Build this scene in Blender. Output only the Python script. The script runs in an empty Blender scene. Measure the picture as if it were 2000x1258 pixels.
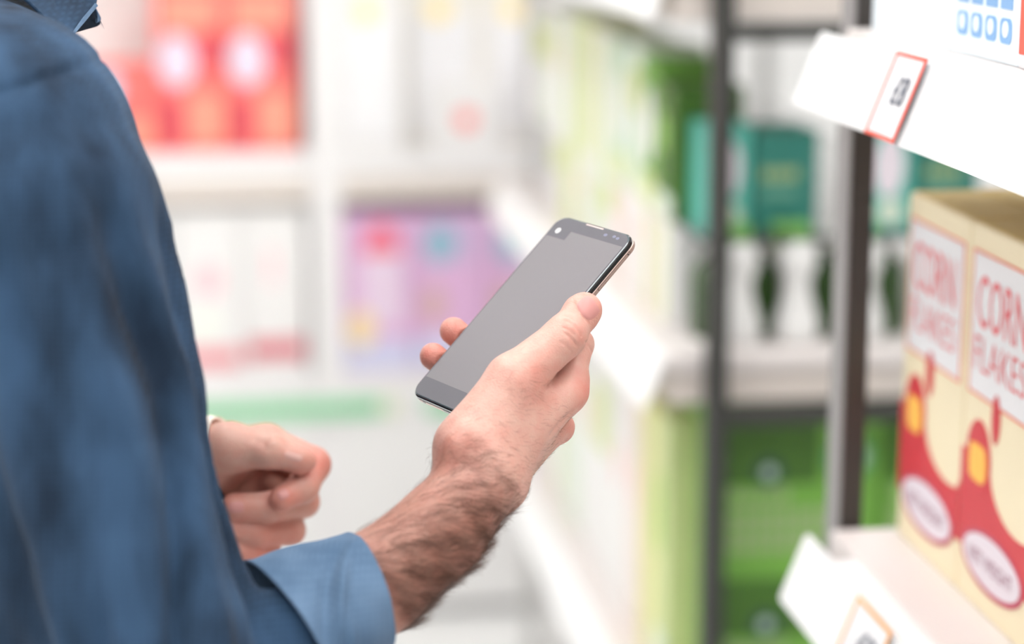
import bpy, bmesh, math, random
import numpy as np
from mathutils import Vector, Matrix
random.seed(7)
rng = np.random.default_rng(7)
sc = bpy.context.scene
C = sc.collection

# ------------------------------------------------------------------ camera, world, light, exposure
F = 4190.0                                   # focal length in pixels of the 2000 px wide frame
TH = math.atan(878 / F)                      # the camera looks a little down
CAM = np.array([0, 0, 1.5])
RT = np.array([1.0, 0, 0]); FW = np.array([0, math.cos(TH), -math.sin(TH)]); UP = np.array([0, math.sin(TH), math.cos(TH)])
cd = bpy.data.cameras.new('camera'); cam = bpy.data.objects.new('camera', cd); C.objects.link(cam)
cd.sensor_width = 36; cd.lens = 36 * F / 2000; cd.clip_start = 0.05
cam.location = CAM; cam.rotation_euler = (math.pi / 2 - TH, 0, 0)
cd.dof.use_dof = True; cd.dof.focus_distance = 1.355; cd.dof.aperture_fstop = 2.3
sc.camera = cam
w = bpy.data.worlds.new('world'); sc.world = w; w.use_nodes = True
w.node_tree.nodes['Background'].inputs[0].default_value = (0.99, 0.985, 1, 1)
w.node_tree.nodes['Background'].inputs[1].default_value = 1.8      # frontal fill light, let in by openings added in the unseen front wall
vs = sc.view_settings
vs.view_transform = 'Standard'; vs.look = 'None'; vs.gamma = 1; vs.use_curve_mapping = False
vs.exposure = -0.62
sc.cycles.use_denoising = True; sc.cycles.max_bounces = 16; sc.cycles.diffuse_bounces = 10
PANEL = 13.0                                  # strength of the ceiling light panels

# aisle frame: u runs along the aisle away from the camera, v to the right
u2 = RT * (-574) + UP * 878 + FW * F; u2[2] = 0; u2 /= np.linalg.norm(u2)
v2 = np.array([u2[1], -u2[0], 0])
AISLE = math.atan2(v2[1], v2[0])
def P(px, py, D): return CAM + RT * ((px - 1000) / F * D) - UP * ((py - 629) / F * D) + FW * D
def G(s, t, z): return s * u2 + t * v2 + np.array([0, 0, z])
def onS(px, py, s):
    r = P(px, py, 1) - CAM; p = CAM + r * ((s - CAM @ u2) / (r @ u2)); return p @ v2, p[2]
def onT(px, py, t):
    r = P(px, py, 1) - CAM; p = CAM + r * ((t - CAM @ v2) / (r @ v2)); return p @ u2, p[2]

# ------------------------------------------------------------------ materials
def lin(c):
    c = c / 255.0
    return c / 12.92 if c <= 0.04045 else ((c + 0.055) / 1.055) ** 2.4
def rgb(r, g, b): return (lin(r), lin(g), lin(b), 1)
MATS = {}
def mat(name, col, rough=0.5, var=0.06, scale=30, bump=0.0, bscale=400, metal=0.0, spec=0.5, coat=0.0, emit=None, trans=0.0):
    if name in MATS: return MATS[name]
    m = bpy.data.materials.new(name); m.use_nodes = True; MATS[name] = m
    nt = m.node_tree; b = nt.nodes['Principled BSDF']
    b.inputs['Roughness'].default_value = rough; b.inputs['Metallic'].default_value = metal
    b.inputs['Specular IOR Level'].default_value = spec; b.inputs['Coat Weight'].default_value = coat
    b.inputs['Transmission Weight'].default_value = trans
    tc = nt.nodes.new('ShaderNodeTexCoord'); n = nt.nodes.new('ShaderNodeTexNoise'); n.inputs['Scale'].default_value = scale
    n.inputs['Detail'].default_value = 3
    nt.links.new(tc.outputs['Object'], n.inputs['Vector'])
    mx = nt.nodes.new('ShaderNodeMix'); mx.data_type = 'RGBA'
    mx.inputs[6].default_value = tuple(x * (1 - var) for x in col[:3]) + (1,)
    mx.inputs[7].default_value = tuple(min(1, x * (1 + var)) for x in col[:3]) + (1,)
    nt.links.new(n.outputs['Fac'], mx.inputs[0]); nt.links.new(mx.outputs[2], b.inputs['Base Color'])
    if emit:
        b.inputs['Emission Color'].default_value = col; b.inputs['Emission Strength'].default_value = emit
    if bump:
        n2 = nt.nodes.new('ShaderNodeTexNoise'); n2.inputs['Scale'].default_value = bscale
        nt.links.new(tc.outputs['Object'], n2.inputs['Vector'])
        bp = nt.nodes.new('ShaderNodeBump'); bp.inputs['Strength'].default_value = bump; bp.inputs['Distance'].default_value = 0.0005
        nt.links.new(n2.outputs['Fac'], bp.inputs['Height']); nt.links.new(bp.outputs['Normal'], b.inputs['Normal'])
    return m
def skin_mat(name, base, red, sss=0.12):
    m = bpy.data.materials.new(name); m.use_nodes = True
    nt = m.node_tree; b = nt.nodes['Principled BSDF']
    b.inputs['Roughness'].default_value = 0.42; b.inputs['Specular IOR Level'].default_value = 0.45
    b.inputs['Subsurface Weight'].default_value = sss; b.inputs['Subsurface Radius'].default_value = (1, 0.35, 0.2)
    b.inputs['Subsurface Scale'].default_value = 0.004
    tc = nt.nodes.new('ShaderNodeTexCoord')
    at = nt.nodes.new('ShaderNodeAttribute'); at.attribute_name = 'redness'
    n = nt.nodes.new('ShaderNodeTexNoise'); n.inputs['Scale'].default_value = 90; n.inputs['Detail'].default_value = 6; n.inputs['Roughness'].default_value = 0.65
    nt.links.new(tc.outputs['Object'], n.inputs['Vector'])
    ma = nt.nodes.new('ShaderNodeMath'); ma.operation = 'MULTIPLY_ADD'; ma.inputs[1].default_value = 0.9; ma.inputs[2].default_value = -0.33
    nt.links.new(n.outputs['Fac'], ma.inputs[0])
    ad = nt.nodes.new('ShaderNodeMath'); ad.operation = 'ADD'; ad.use_clamp = True
    nt.links.new(ma.outputs[0], ad.inputs[0]); nt.links.new(at.outputs['Fac'], ad.inputs[1])
    mx = nt.nodes.new('ShaderNodeMix'); mx.data_type = 'RGBA'; mx.inputs[6].default_value = base; mx.inputs[7].default_value = red
    nt.links.new(ad.outputs[0], mx.inputs[0])
    at2 = nt.nodes.new('ShaderNodeAttribute'); at2.attribute_name = 'tan'
    mx2 = nt.nodes.new('ShaderNodeMix'); mx2.data_type = 'RGBA'; mx2.blend_type = 'MULTIPLY'; mx2.inputs[7].default_value = (0.60, 0.46, 0.40, 1)
    nt.links.new(at2.outputs['Fac'], mx2.inputs[0]); nt.links.new(mx.outputs[2], mx2.inputs[6])
    nt.links.new(mx2.outputs[2], b.inputs['Base Color'])
    vo = nt.nodes.new('ShaderNodeTexVoronoi'); vo.inputs['Scale'].default_value = 900
    n2 = nt.nodes.new('ShaderNodeTexNoise'); n2.inputs['Scale'].default_value = 260; n2.inputs['Detail'].default_value = 5
    nt.links.new(tc.outputs['Object'], vo.inputs['Vector']); nt.links.new(tc.outputs['Object'], n2.inputs['Vector'])
    a2 = nt.nodes.new('ShaderNodeMath'); a2.operation = 'ADD'
    nt.links.new(vo.outputs['Distance'], a2.inputs[0]); nt.links.new(n2.outputs['Fac'], a2.inputs[1])
    bp = nt.nodes.new('ShaderNodeBump'); bp.inputs['Strength'].default_value = 0.35; bp.inputs['Distance'].default_value = 0.0006
    nt.links.new(a2.outputs[0], bp.inputs['Height']); nt.links.new(bp.outputs['Normal'], b.inputs['Normal'])
    return m
def cloth_mat(name, dark, light, scale=9.0):
    m = bpy.data.materials.new(name); m.use_nodes = True
    nt = m.node_tree; b = nt.nodes['Principled BSDF']
    b.inputs['Roughness'].default_value = 0.9; b.inputs['Specular IOR Level'].default_value = 0.15
    b.inputs['Sheen Weight'].default_value = 0.04; b.inputs['Sheen Roughness'].default_value = 0.6
    tc = nt.nodes.new('ShaderNodeTexCoord')
    n = nt.nodes.new('ShaderNodeTexNoise'); n.inputs['Scale'].default_value = scale; n.inputs['Detail'].default_value = 4
    mp = nt.nodes.new('ShaderNodeMapping'); mp.inputs['Scale'].default_value = (2.2, 2.2, 0.7)
    nt.links.new(tc.outputs['Object'], mp.inputs['Vector']); nt.links.new(mp.outputs['Vector'], n.inputs['Vector'])
    wv = []
    for d in ('X', 'Z'):
        x = nt.nodes.new('ShaderNodeTexWave'); x.bands_direction = d; x.inputs['Scale'].default_value = 95; x.inputs['Distortion'].default_value = 1.2
        x.inputs['Detail'].default_value = 1
        nt.links.new(tc.outputs['Object'], x.inputs['Vector']); wv.append(x)
    mu = nt.nodes.new('ShaderNodeMath'); mu.operation = 'MULTIPLY'
    nt.links.new(wv[0].outputs['Fac'], mu.inputs[0]); nt.links.new(wv[1].outputs['Fac'], mu.inputs[1])
    ma = nt.nodes.new('ShaderNodeMath'); ma.operation = 'MULTIPLY_ADD'; ma.inputs[1].default_value = 0.20
    nt.links.new(mu.outputs[0], ma.inputs[0])
    rp = nt.nodes.new('ShaderNodeMapRange'); rp.inputs[1].default_value = 0.36; rp.inputs[2].default_value = 0.66; rp.inputs[3].default_value = 0; rp.inputs[4].default_value = 0.75
    nt.links.new(n.outputs['Fac'], rp.inputs[0]); nt.links.new(rp.outputs[0], ma.inputs[2])
    mx = nt.nodes.new('ShaderNodeMix'); mx.data_type = 'RGBA'; mx.inputs[6].default_value = dark; mx.inputs[7].default_value = light
    nt.links.new(ma.outputs[0], mx.inputs[0]); nt.links.new(mx.outputs[2], b.inputs['Base Color'])
    bp = nt.nodes.new('ShaderNodeBump'); bp.inputs['Strength'].default_value = 0.12; bp.inputs['Distance'].default_value = 0.0004
    nt.links.new(mu.outputs[0], bp.inputs['Height']); nt.links.new(bp.outputs['Normal'], b.inputs['Normal'])
    return m

WHITE = mat('white_metal', rgb(238, 237, 237), 0.45, 0.015)
RAIL = mat('white_plastic', rgb(238, 238, 238), 0.35, 0.01)
SHELFT = mat('shelf_top', rgb(216, 209, 206), 0.5, 0.015)
DARK = mat('dark_metal', rgb(58, 52, 48), 0.45, 0.06)
DARK2 = mat('charcoal_metal', rgb(52, 52, 49), 0.5, 0.06)
GREYLIT = mat('lit_grey', rgb(142, 139, 138), 0.5, 0.04)
CREAM = mat('cream_card', rgb(238, 224, 190), 0.5, 0.02)
TANC = mat('tan_card', rgb(205, 178, 110), 0.6, 0.04)
LBL = mat('label_white', rgb(230, 229, 231), 0.45, 0.01)
RED = mat('print_red', rgb(206, 38, 52), 0.45, 0.03)
PINKRED = mat('print_red_pale', rgb(232, 96, 104), 0.45, 0.04)
ORANGE = mat('print_orange', rgb(250, 185, 70), 0.5, 0.04)
WINE = mat('print_wine', rgb(190, 70, 95), 0.5, 0.04)
LILAC = mat('print_lilac', rgb(226, 216, 224), 0.5, 0.03)
PALEBLUE = mat('pale_blue_card', rgb(232, 243, 249), 0.4, 0.015)
SKYB = mat('print_sky', rgb(128, 172, 218), 0.5, 0.04)
ICE = mat('print_ice', rgb(214, 224, 238), 0.5, 0.03)
INK = mat('ink_grey', rgb(112, 116, 128), 0.6, 0.03)
CORAL = mat('coral_card', rgb(236, 92, 72), 0.5, 0.05)

# ------------------------------------------------------------------ small builders
def link(o, parent=None):
    C.objects.link(o)
    if parent is not None: o.parent = parent
    return o
def mesh_obj(name, verts, faces, m=None, parent=None, smooth=False):
    me = bpy.data.meshes.new(name); me.from_pydata([tuple(map(float, x)) for x in verts], [], faces); me.update()
    if smooth: me.polygons.foreach_set('use_smooth', [True] * len(me.polygons))
    if m: me.materials.append(m)
    return link(bpy.data.objects.new(name, me), parent)
def bm_obj(name, bm, m=None, parent=None, smooth=False):
    bmesh.ops.recalc_face_normals(bm, faces=bm.faces)
    me = bpy.data.meshes.new(name); bm.to_mesh(me); bm.free()
    if smooth: me.polygons.foreach_set('use_smooth', [True] * len(me.polygons))
    if m: me.materials.append(m)
    return link(bpy.data.objects.new(name, me), parent)
def add_box(bm, x0, x1, y0, y1, z0, z1, bev=0.0):
    r = bmesh.ops.create_cube(bm, size=1)
    vs_ = r['verts']
    for q in vs_:
        q.co = Vector(((x0 + x1) / 2 + q.co.x * (x1 - x0), (y0 + y1) / 2 + q.co.y * (y1 - y0), (z0 + z1) / 2 + q.co.z * (z1 - z0)))
    if bev:
        es = list({e for q in vs_ for e in q.link_edges})
        bmesh.ops.bevel(bm, geom=es, offset=bev, segments=2, affect='EDGES', profile=0.5)
def add_lathe(bm, prof, seg=20, cx=0, cy=0):
    rings = []
    for r, z in prof:
        rings.append([bm.verts.new((cx + r * math.cos(2 * math.pi * i / seg), cy + r * math.sin(2 * math.pi * i / seg), z)) for i in range(seg)])
    for a, b in zip(rings, rings[1:]):
        for i in range(seg): bm.faces.new((a[i], a[(i + 1) % seg], b[(i + 1) % seg], b[i]))
    bm.faces.new(rings[0][::-1]); bm.faces.new(rings[-1])
def box(name, dims, m, parent=None, bev=0.002):
    bm = bmesh.new(); add_box(bm, *dims, bev=bev); return bm_obj(name, bm, m, parent)
def tag(o, label, cat, group=None):
    o['label'] = label; o['category'] = cat
    if group: o['group'] = group
    return o
def struct(o): o['kind'] = 'structure'; return o
def empty(name, s, t, z, rot=0.0):
    o = bpy.data.objects.new(name, None); o.empty_display_size = 0.05; link(o)
    o.location = G(s, t, z); o.rotation_euler = (0, 0, AISLE + rot); return o
# local axes of everything placed with empty(): x = to the right (v), y = along the aisle (u), z up
# a flat print lying on a face: outline (x, y) on a plane given by origin, ex, ey; raised by h
def flat(name, pts, org, ex, ey, m, parent, h=0.0006):
    org, ex, ey = Vector(org), Vector(ex), Vector(ey); nz = ex.cross(ey).normalized()
    bm = bmesh.new()
    lo = [bm.verts.new(org + ex * x + ey * y) for x, y in pts]; hi = [bm.verts.new(org + ex * x + ey * y + nz * h) for x, y in pts]
    n = len(pts); bm.faces.new(hi); bm.faces.new(lo[::-1])
    for i in range(n): bm.faces.new((lo[i], lo[(i + 1) % n], hi[(i + 1) % n], hi[i]))
    return bm_obj(name, bm, m, parent)
def ell(cx, cy, rx, ry, n=24, a0=0, a1=2 * math.pi):
    full = abs(a1 - a0 - 2 * math.pi) < 1e-6
    k = n if full else n + 1
    return [(cx + rx * math.cos(a0 + (a1 - a0) * i / n), cy + ry * math.sin(a0 + (a1 - a0) * i / n)) for i in range(k)]
def rect(x0, x1, y0, y1): return [(x0, y0), (x1, y0), (x1, y1), (x0, y1)]
def rrect(x0, x1, y0, y1, r, n=5):
    o = []
    for cx, cy, a in ((x1 - r, y0 + r, -90), (x1 - r, y1 - r, 0), (x0 + r, y1 - r, 90), (x0 + r, y0 + r, 180)):
        for i in range(n + 1):
            t = math.radians(a + 90 * i / n); o.append((cx + r * math.cos(t), cy + r * math.sin(t)))
    return o
def frame_print(name, x0, x1, y0, y1, wd, org, ex, ey, m, parent, h=0.0009):
    org, ex, ey = Vector(org), Vector(ex), Vector(ey); nz = ex.cross(ey).normalized()
    bm = bmesh.new()
    def q(x, y, k): return bm.verts.new(org + ex * x + ey * y + nz * (h * k))
    A = [(x0, y0), (x1, y0), (x1, y1), (x0, y1)]; B = [(x0 + wd, y0 + wd), (x1 - wd, y0 + wd), (x1 - wd, y1 - wd), (x0 + wd, y1 - wd)]
    a0 = [q(*p, 0) for p in A]; a1 = [q(*p, 1) for p in A]; b0 = [q(*p, 0) for p in B]; b1 = [q(*p, 1) for p in B]
    for i in range(4):
        j = (i + 1) % 4
        bm.faces.new((a1[i], a1[j], b1[j], b1[i])); bm.faces.new((a0[i], a0[j], a1[j], a1[i])); bm.faces.new((b1[i], b1[j], b0[j], b0[i]))
    return bm_obj(name, bm, m, parent)
def lettering(txt, x0, x1, y0, y1, org, ex, ey, m, parent, bold=0.0, name='lettering', h=0.0008):
    """words in the built-in font as a real mesh, stretched to fill the given rectangle of a face"""
    cu = bpy.data.curves.new('t', 'FONT'); cu.body = txt; cu.size = 1; cu.offset = bold; cu.resolution_u = 3
    ob = bpy.data.objects.new('t', cu); C.objects.link(ob)
    dg = bpy.context.evaluated_depsgraph_get(); me = bpy.data.meshes.new_from_object(ob.evaluated_get(dg))
    bpy.data.objects.remove(ob); bpy.data.curves.remove(cu)
    co = np.empty(len(me.vertices) * 3); me.vertices.foreach_get('co', co); co = co.reshape(-1, 3)
    mn, mx = co.min(0), co.max(0)
    org, ex, ey = np.array(org, float), np.array(ex, float), np.array(ey, float); nz = np.cross(ex, ey)
    X = x0 + (co[:, 0] - mn[0]) / (mx[0] - mn[0]) * (x1 - x0); Y = y0 + (co[:, 1] - mn[1]) / (mx[1] - mn[1]) * (y1 - y0)
    me.vertices.foreach_set('co', (org + X[:, None] * ex + Y[:, None] * ey + nz * h).ravel()); me.update()
    me.name = name; me.materials.clear(); me.materials.append(m)
    return link(bpy.data.objects.new(name, me), parent)
def children(o, pool): return pool.get(o, [])
def dup(root, loc, label=None, mats=None):
    r = root.copy(); C.objects.link(r); r.location = loc
    if label: r['label'] = label
    for ch in [o for o in root.children]:
        c = ch.copy(); C.objects.link(c); c.parent = r
        for g in [o for o in ch.children]:
            d = g.copy(); C.objects.link(d); d.parent = c
    return r

#SECTION_ROOM
# ------------------------------------------------------------------ the shop: floor, ceiling, walls
FLOORM = mat('floor_tile', rgb(232, 232, 231), 0.25, 0.03, 4)
WALLM = mat('wall_paint', rgb(236, 236, 235), 0.8, 0.02, 3)
CEILM = mat('ceiling_paint', rgb(236, 236, 236), 0.85, 0.02, 3)
root = None
def room_piece(name, x0, x1, y0, y1, z0, z1, m):
    bm = bmesh.new(); add_box(bm, x0, x1, y0, y1, z0, z1)
    o = bm_obj(name, bm, m); o.rotation_euler = (0, 0, AISLE); return struct(o)
room_piece('floor', -4.0, 4.0, -4.5, 5.2, -0.1, 0.0, FLOORM)
room_piece('ceiling', -4.0, 4.0, -4.5, 5.2, 3.2, 3.3, CEILM)
room_piece('wall_back', -4.0, 4.0, 5.0, 5.15, 0.0, 3.2, WALLM)
room_piece('wall_front', -4.0, 4.0, -4.45, -4.3, 0.0, 0.35, WALLM)  # front wall left open above this sill, shaped to admit fill light
for k, x in enumerate((-4.0, -1.4, 1.2, 3.8)): room_piece('trim_%d' % (k + 1), x, x + 0.2, -4.45, -4.3, 0.35, 2.9, WALLM)
room_piece('trim_5', -4.0, 4.0, -4.45, -4.3, 2.9, 3.2, WALLM)
room_piece('wall_left', -4.0, -3.85, -4.3, 5.0, 0.0, 3.2, WALLM)
room_piece('wall_right', 3.85, 4.0, -4.3, 5.0, 0.0, 3.2, WALLM)
PANELM = mat('light_diffuser', (1, 0.996, 0.99, 1), 0.6, 0.0, emit=PANEL)
first = None
for i, t in enumerate((-2.2, -0.35, 1.2)):
    for j, s in enumerate((0.1, 1.35, 3.0)):
        if first is None:
            o = empty('ceiling_light', s, t, 3.2); tag(o, '', 'ceiling light', 'ceiling light panels')
            box('light_frame', (-0.33, 0.33, -0.63, 0.63, -0.03, 0.0), WHITE, o); box('light_diffuser', (-0.3, 0.3, -0.6, 0.6, -0.036, -0.028), PANELM, o, 0)
            first = o
        else: o = dup(first, G(s, t, 3.2))
        o['label'] = 'flat ceiling light panel ' + ('left of the aisle', 'over the aisle', 'above the right shelf units')[i] + (' nearest the front wall', ' in the middle row', ' nearest the far white shelving')[j]

#SECTION_SHELVES
# ------------------------------------------------------------------ near shelf unit on the right
LZ, UZ = 0.943, 1.374                        # heights of the two shelf boards
FAR = 1.73                                   # far end of the boards along the aisle
unit = empty('shelf_unit', FAR, 0.51, 0.0)   # local: x 0 = board's front edge, y 0 = far end, negative y towards the camera
tag(unit, 'white shop shelf unit with dark uprights holding cereal boxes', 'shelving')
for nm, z in (('shelf_board', LZ), ('shelf_board', UZ), ('shelf_board', 0.50)):
    b = box(nm, (0.0, 0.44, -1.5, 0.0, z - 0.03, z), SHELFT, unit, 0.003)
    b['label'] = {LZ: 'lower white board under the cereal boxes', UZ: 'upper white board under the pale blue boxes', 0.5: 'bottom white board near the floor'}[z]
PX = onS(1655, 600, FAR + 0.012)[0] - 0.51
for z in (UZ, LZ):
    # sloped price rail hooked on the front edge: foot stands 25 mm further out than its head
    bm = bmesh.new()
    hd, ft = Vector((-0.021, 0, z - 0.002)), Vector((-0.044, 0, z - 0.061))
    sl = (ft - hd).normalized(); nrm = Vector((sl.z, 0, -sl.x))
    R0 = rrect(0.0, 1.5, 0.0, (ft - hd).length, 0.006)
    org = Vector((hd.x, -1.5, hd.z))
    a = [bm.verts.new(org + Vector((0, 1, 0)) * x + sl * y) for x, y in R0]; c = [bm.verts.new(org + Vector((0, 1, 0)) * x + sl * y - nrm * 0.003) for x, y in R0]
    n = len(R0); bm.faces.new(a); bm.faces.new(c[::-1])
    for i in range(n): bm.faces.new((a[i], a[(i + 1) % n], c[(i + 1) % n], c[i]))
    r_ = bm_obj('price_rail', bm, RAIL, unit)
    bm = bmesh.new(); add_box(bm, -0.021, 0.002, -1.5, -0.07, z - 0.022, z - 0.004, 0.002); bm_obj('rail_hook', bm, RAIL, r_)
for x, y in ((PX, 0.012), (0.41, 0.012), (PX, -1.56), (0.41, -1.56)):
    up_ = box('upright', (x, x + 0.020, y, y + 0.040, 0.0, 2.1), DARK, unit, 0.001)
    box('upright_lit_face', (x - 0.002, x - 0.0002, y + 0.001, y + 0.039, 0.0, 2.1), GREYLIT, up_, 0)  # paler grey paints the light on the post's aisle side
for y in (0.02, -1.55):
    for z in (0.05, 1.95): box('cross_bar', (PX + 0.021, 0.41, y, y + 0.024, z, z + 0.03), DARK, unit)
box('back_panel', (0.437, 0.443, -1.5, 0.0, 0.05, 2.0), WHITE, unit, 0)

# price tags clipped in the rails (things of their own)
def price_tag(z, s, wd, digits, border, label):
    hd = Vector((-0.021, 0, -0.002)); ft = Vector((-0.044, 0, -0.061)); up = (hd - ft).normalized()
    o = empty('price_tag', s, 0.51, z); tag(o, label, 'price tag', 'price tags on the rails')
    # face axes seen from the aisle: ex runs towards the camera (to the right in view), ey up the slope
    org = ft + Vector((-0.0035 * up.z * 1.0, 0, 0.0035 * up.x)) ; ex, ey = Vector((0, -1, 0)), up
    L = (hd - ft).length
    flat('tag_card', rect(0, wd, 0, L), org, ex, ey, LBL, o, 0.0006)
    frame_print('tag_border', 0, wd, 0, L, 0.0028, org, ex, ey, border, o, 0.0014)
    lettering(digits, wd * 0.40, wd * 0.80, L * 0.40, L * 0.74, org, ex, ey, INK, o, 0.012, 'tag_price', 0.0014)
    flat('tag_text_line', rect(wd * 0.18, wd * 0.62, L * 0.16, L * 0.20), org, ex, ey, ICE, o, 0.001)
    return o
s0, _ = onT(1704, 250, 0.468); s1, _ = onT(1760, 272, 0.468)
price_tag(UZ, s0, s0 - s1, '£8', CORAL, 'small price tag with coral red border on the upper shelf rail')
ORB = mat('orange_border', rgb(246, 170, 70), 0.5, 0.03)
s0, _ = onT(1672, 1215, 0.487)
price_tag(LZ, s0 - 0.012, 0.085, '£5', ORB, 'price tag with orange border on the lower shelf rail')

# ------------------------------------------------------------------ cereal boxes
BW, BH, BD = 0.1515, 0.297, 0.19
def cereal():
    o = empty('cereal_box', 0, 0, 0)
    bm = bmesh.new(); add_box(bm, 0, BD, -BW, 0, 0, BH - 0.001, 0.0025); bm_obj('carton', bm, CREAM, o)
    fl = flat('top_flap', rect(0.003, BD - 0.003, 0.0, BW - 0.006), (0, -BW + 0.003, BH - 0.001), (1, 0, 0), (0, 1, 0), TANC, o, 0.0012)
    fl = flat('top_flap', rect(0.06, BD - 0.02, 0.0, BW - 0.012), (0, -BW + 0.006, BH + 0.0003), (1, 0, 0), (0, 1, 0), TANC, o, 0.0012)
    org, ex, ey = (-0.0001, 0, 0), (0, -1, 0), (0, 0, 1)
    def X(f): return f * BW
    def Y(f): return (1 - f) * BH
    pnl = flat('label_panel', rect(X(0.07), X(0.93), Y(0.435), Y(0.075)), org, ex, ey, LBL, o, 0.0004)
    frame_print('label_border', X(0.06), X(0.94), Y(0.442), Y(0.068), 0.0012, org, ex, ey, CORAL, pnl, 0.0008)
    lettering('CORN', X(0.15), X(0.82), Y(0.262), Y(0.125), org, ex, ey, PINKRED, pnl, 0.0)
    lettering('FLAKES', X(0.13), X(0.84), Y(0.375), Y(0.285), org, ex, ey, PINKRED, pnl, -0.01)
    flat('seal_mark', ell(X(0.47), Y(0.473), X(0.055), 0.019, 16), org, ex, ey, RED, o, 0.001)
    pts = [(X(0), Y(0.86)), (X(1), Y(0.865)), (X(1), Y(0.70))]
    for i in range(9):
        a = math.radians(-70 - i * 12.5); pts.append((X(0.82) + 0.062 * math.cos(a) - 0.0, Y(0.60) + 0.040 * math.sin(a)))
    pts += [(X(0.40), Y(0.575)), (X(0), Y(0.60))]
    flat('red_field', pts, org, ex, ey, RED, o, 0.0004)
    flat('cob_backing', ell(X(0.25), Y(0.605), X(0.17), 0.031, 28), org, ex, ey, RED, o, 0.0008)
    flat('corn_cob', rrect(X(0.125), X(0.375), Y(0.665), Y(0.565), 0.012), org, ex, ey, ORANGE, o, 0.0012)
    kb = bmesh.new()
    for i in range(3):
        for j in range(4):
            add_box(kb, -0.0018, -0.0008, -X(0.145 + 0.075 * i) - 0.0085, -X(0.145 + 0.075 * i), Y(0.655 - 0.022 * j), Y(0.655 - 0.022 * j) + 0.0055)
    bm_obj('kernel', kb, mat('kernel_yellow', rgb(252, 200, 96), 0.5), o)['kind'] = 'stuff'
    ov = flat('oval_backing', ell(X(0.50), Y(0.855), X(0.44), 0.024, 28), org, ex, ey, WINE, o, 0.0008)
    flat('oval_panel', ell(X(0.50), Y(0.853), X(0.40), 0.020, 28), org, ex, ey, LILAC, ov, 0.0011)
    lettering('NET WEIGHT', X(0.2), X(0.8), Y(0.875), Y(0.835), org, ex, ey, mat('ink_wine', rgb(170, 120, 140), 0.6), ov, 0.0, 'lettering', 0.0014)
    return o
cb = cereal(); tag(cb, 'cream corn flakes box at the far end of the lower shelf', 'cereal box', 'corn flakes boxes on the lower shelf')
cb.location = G(1.7155, 0.565, LZ)
dup(cb, G(1.7155 - 0.1535, 0.565, LZ), 'second corn flakes box from the far end of the lower shelf')
dup(cb, G(1.7155 - 0.3070, 0.565, LZ), 'third corn flakes box, cut by the picture edge beside the second')

# ------------------------------------------------------------------ pale blue boxes on the upper shelf
def blue_box(label, wd):
    o = empty('detergent_box', 0, 0, 0); tag(o, label, 'box', 'pale blue boxes on the upper shelf')
    bm = bmesh.new(); add_box(bm, 0, 0.2, -wd, 0, 0, 0.24, 0.003); bm_obj('carton', bm, PALEBLUE, o)
    org, ex, ey = (-0.0001, 0, 0), (0, -1, 0), (0, 0, 1)
    flat('top_flap', rect(0.004, 0.196, 0.0, wd - 0.008), (0, -wd + 0.004, 0.24), (1, 0, 0), (0, 1, 0), PALEBLUE, o, 0.0012)
    flat('pale_stripe', [(0.055, 0.012), (0.068, 0.012), (0.075, 0.235), (0.040, 0.235)], org, ex, ey, ICE, o, 0.0003)
    for i in range(4):
        x = 0.205 + i * 0.0285
        w_ = 0.022
        sq = flat('dish_mark', rrect(x, x + w_, 0.014, 0.031, 0.005), org, ex, ey, SKYB, o, 0.0004)
        flat('dish_spot', ell(x + w_ / 2, 0.0235, 0.0056, 0.0056, 14), org, ex, ey, PALEBLUE, sq, 0.0008)
        t_ = flat('tall_mark', rect(x, x + w_, 0.037, 0.094), org, ex, ey, SKYB, o, 0.0004)
        for k in (0.0045, 0.0125): flat('bar_mark', rect(x + k, x + k + 0.005, 0.044, 0.090), org, ex, ey, ICE, t_, 0.0008)
    return o
bb = blue_box('pale blue carton with sky blue square marks, first on the upper shelf', 0.325); bb.location = G(1.685, 0.518, UZ)
ob = empty('snack_box', 1.356, 0.516, UZ); tag(ob, 'coral red box at the picture edge on the upper shelf', 'box')
bm = bmesh.new(); add_box(bm, 0, 0.19, -0.2, 0, 0, 0.2, 0.003); bm_obj('carton', bm, LBL, ob)
flat('red_field', rect(0.004, 0.196, 0.010, 0.196), (-0.0001, 0, 0), (0, -1, 0), (0, 0, 1), CORAL, ob, 0.0005)
flat('top_flap', rect(0.004, 0.186, 0, 0.192), (0, -0.196, 0.2), (1, 0, 0), (0, 1, 0), CORAL, ob, 0.0012)

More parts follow.
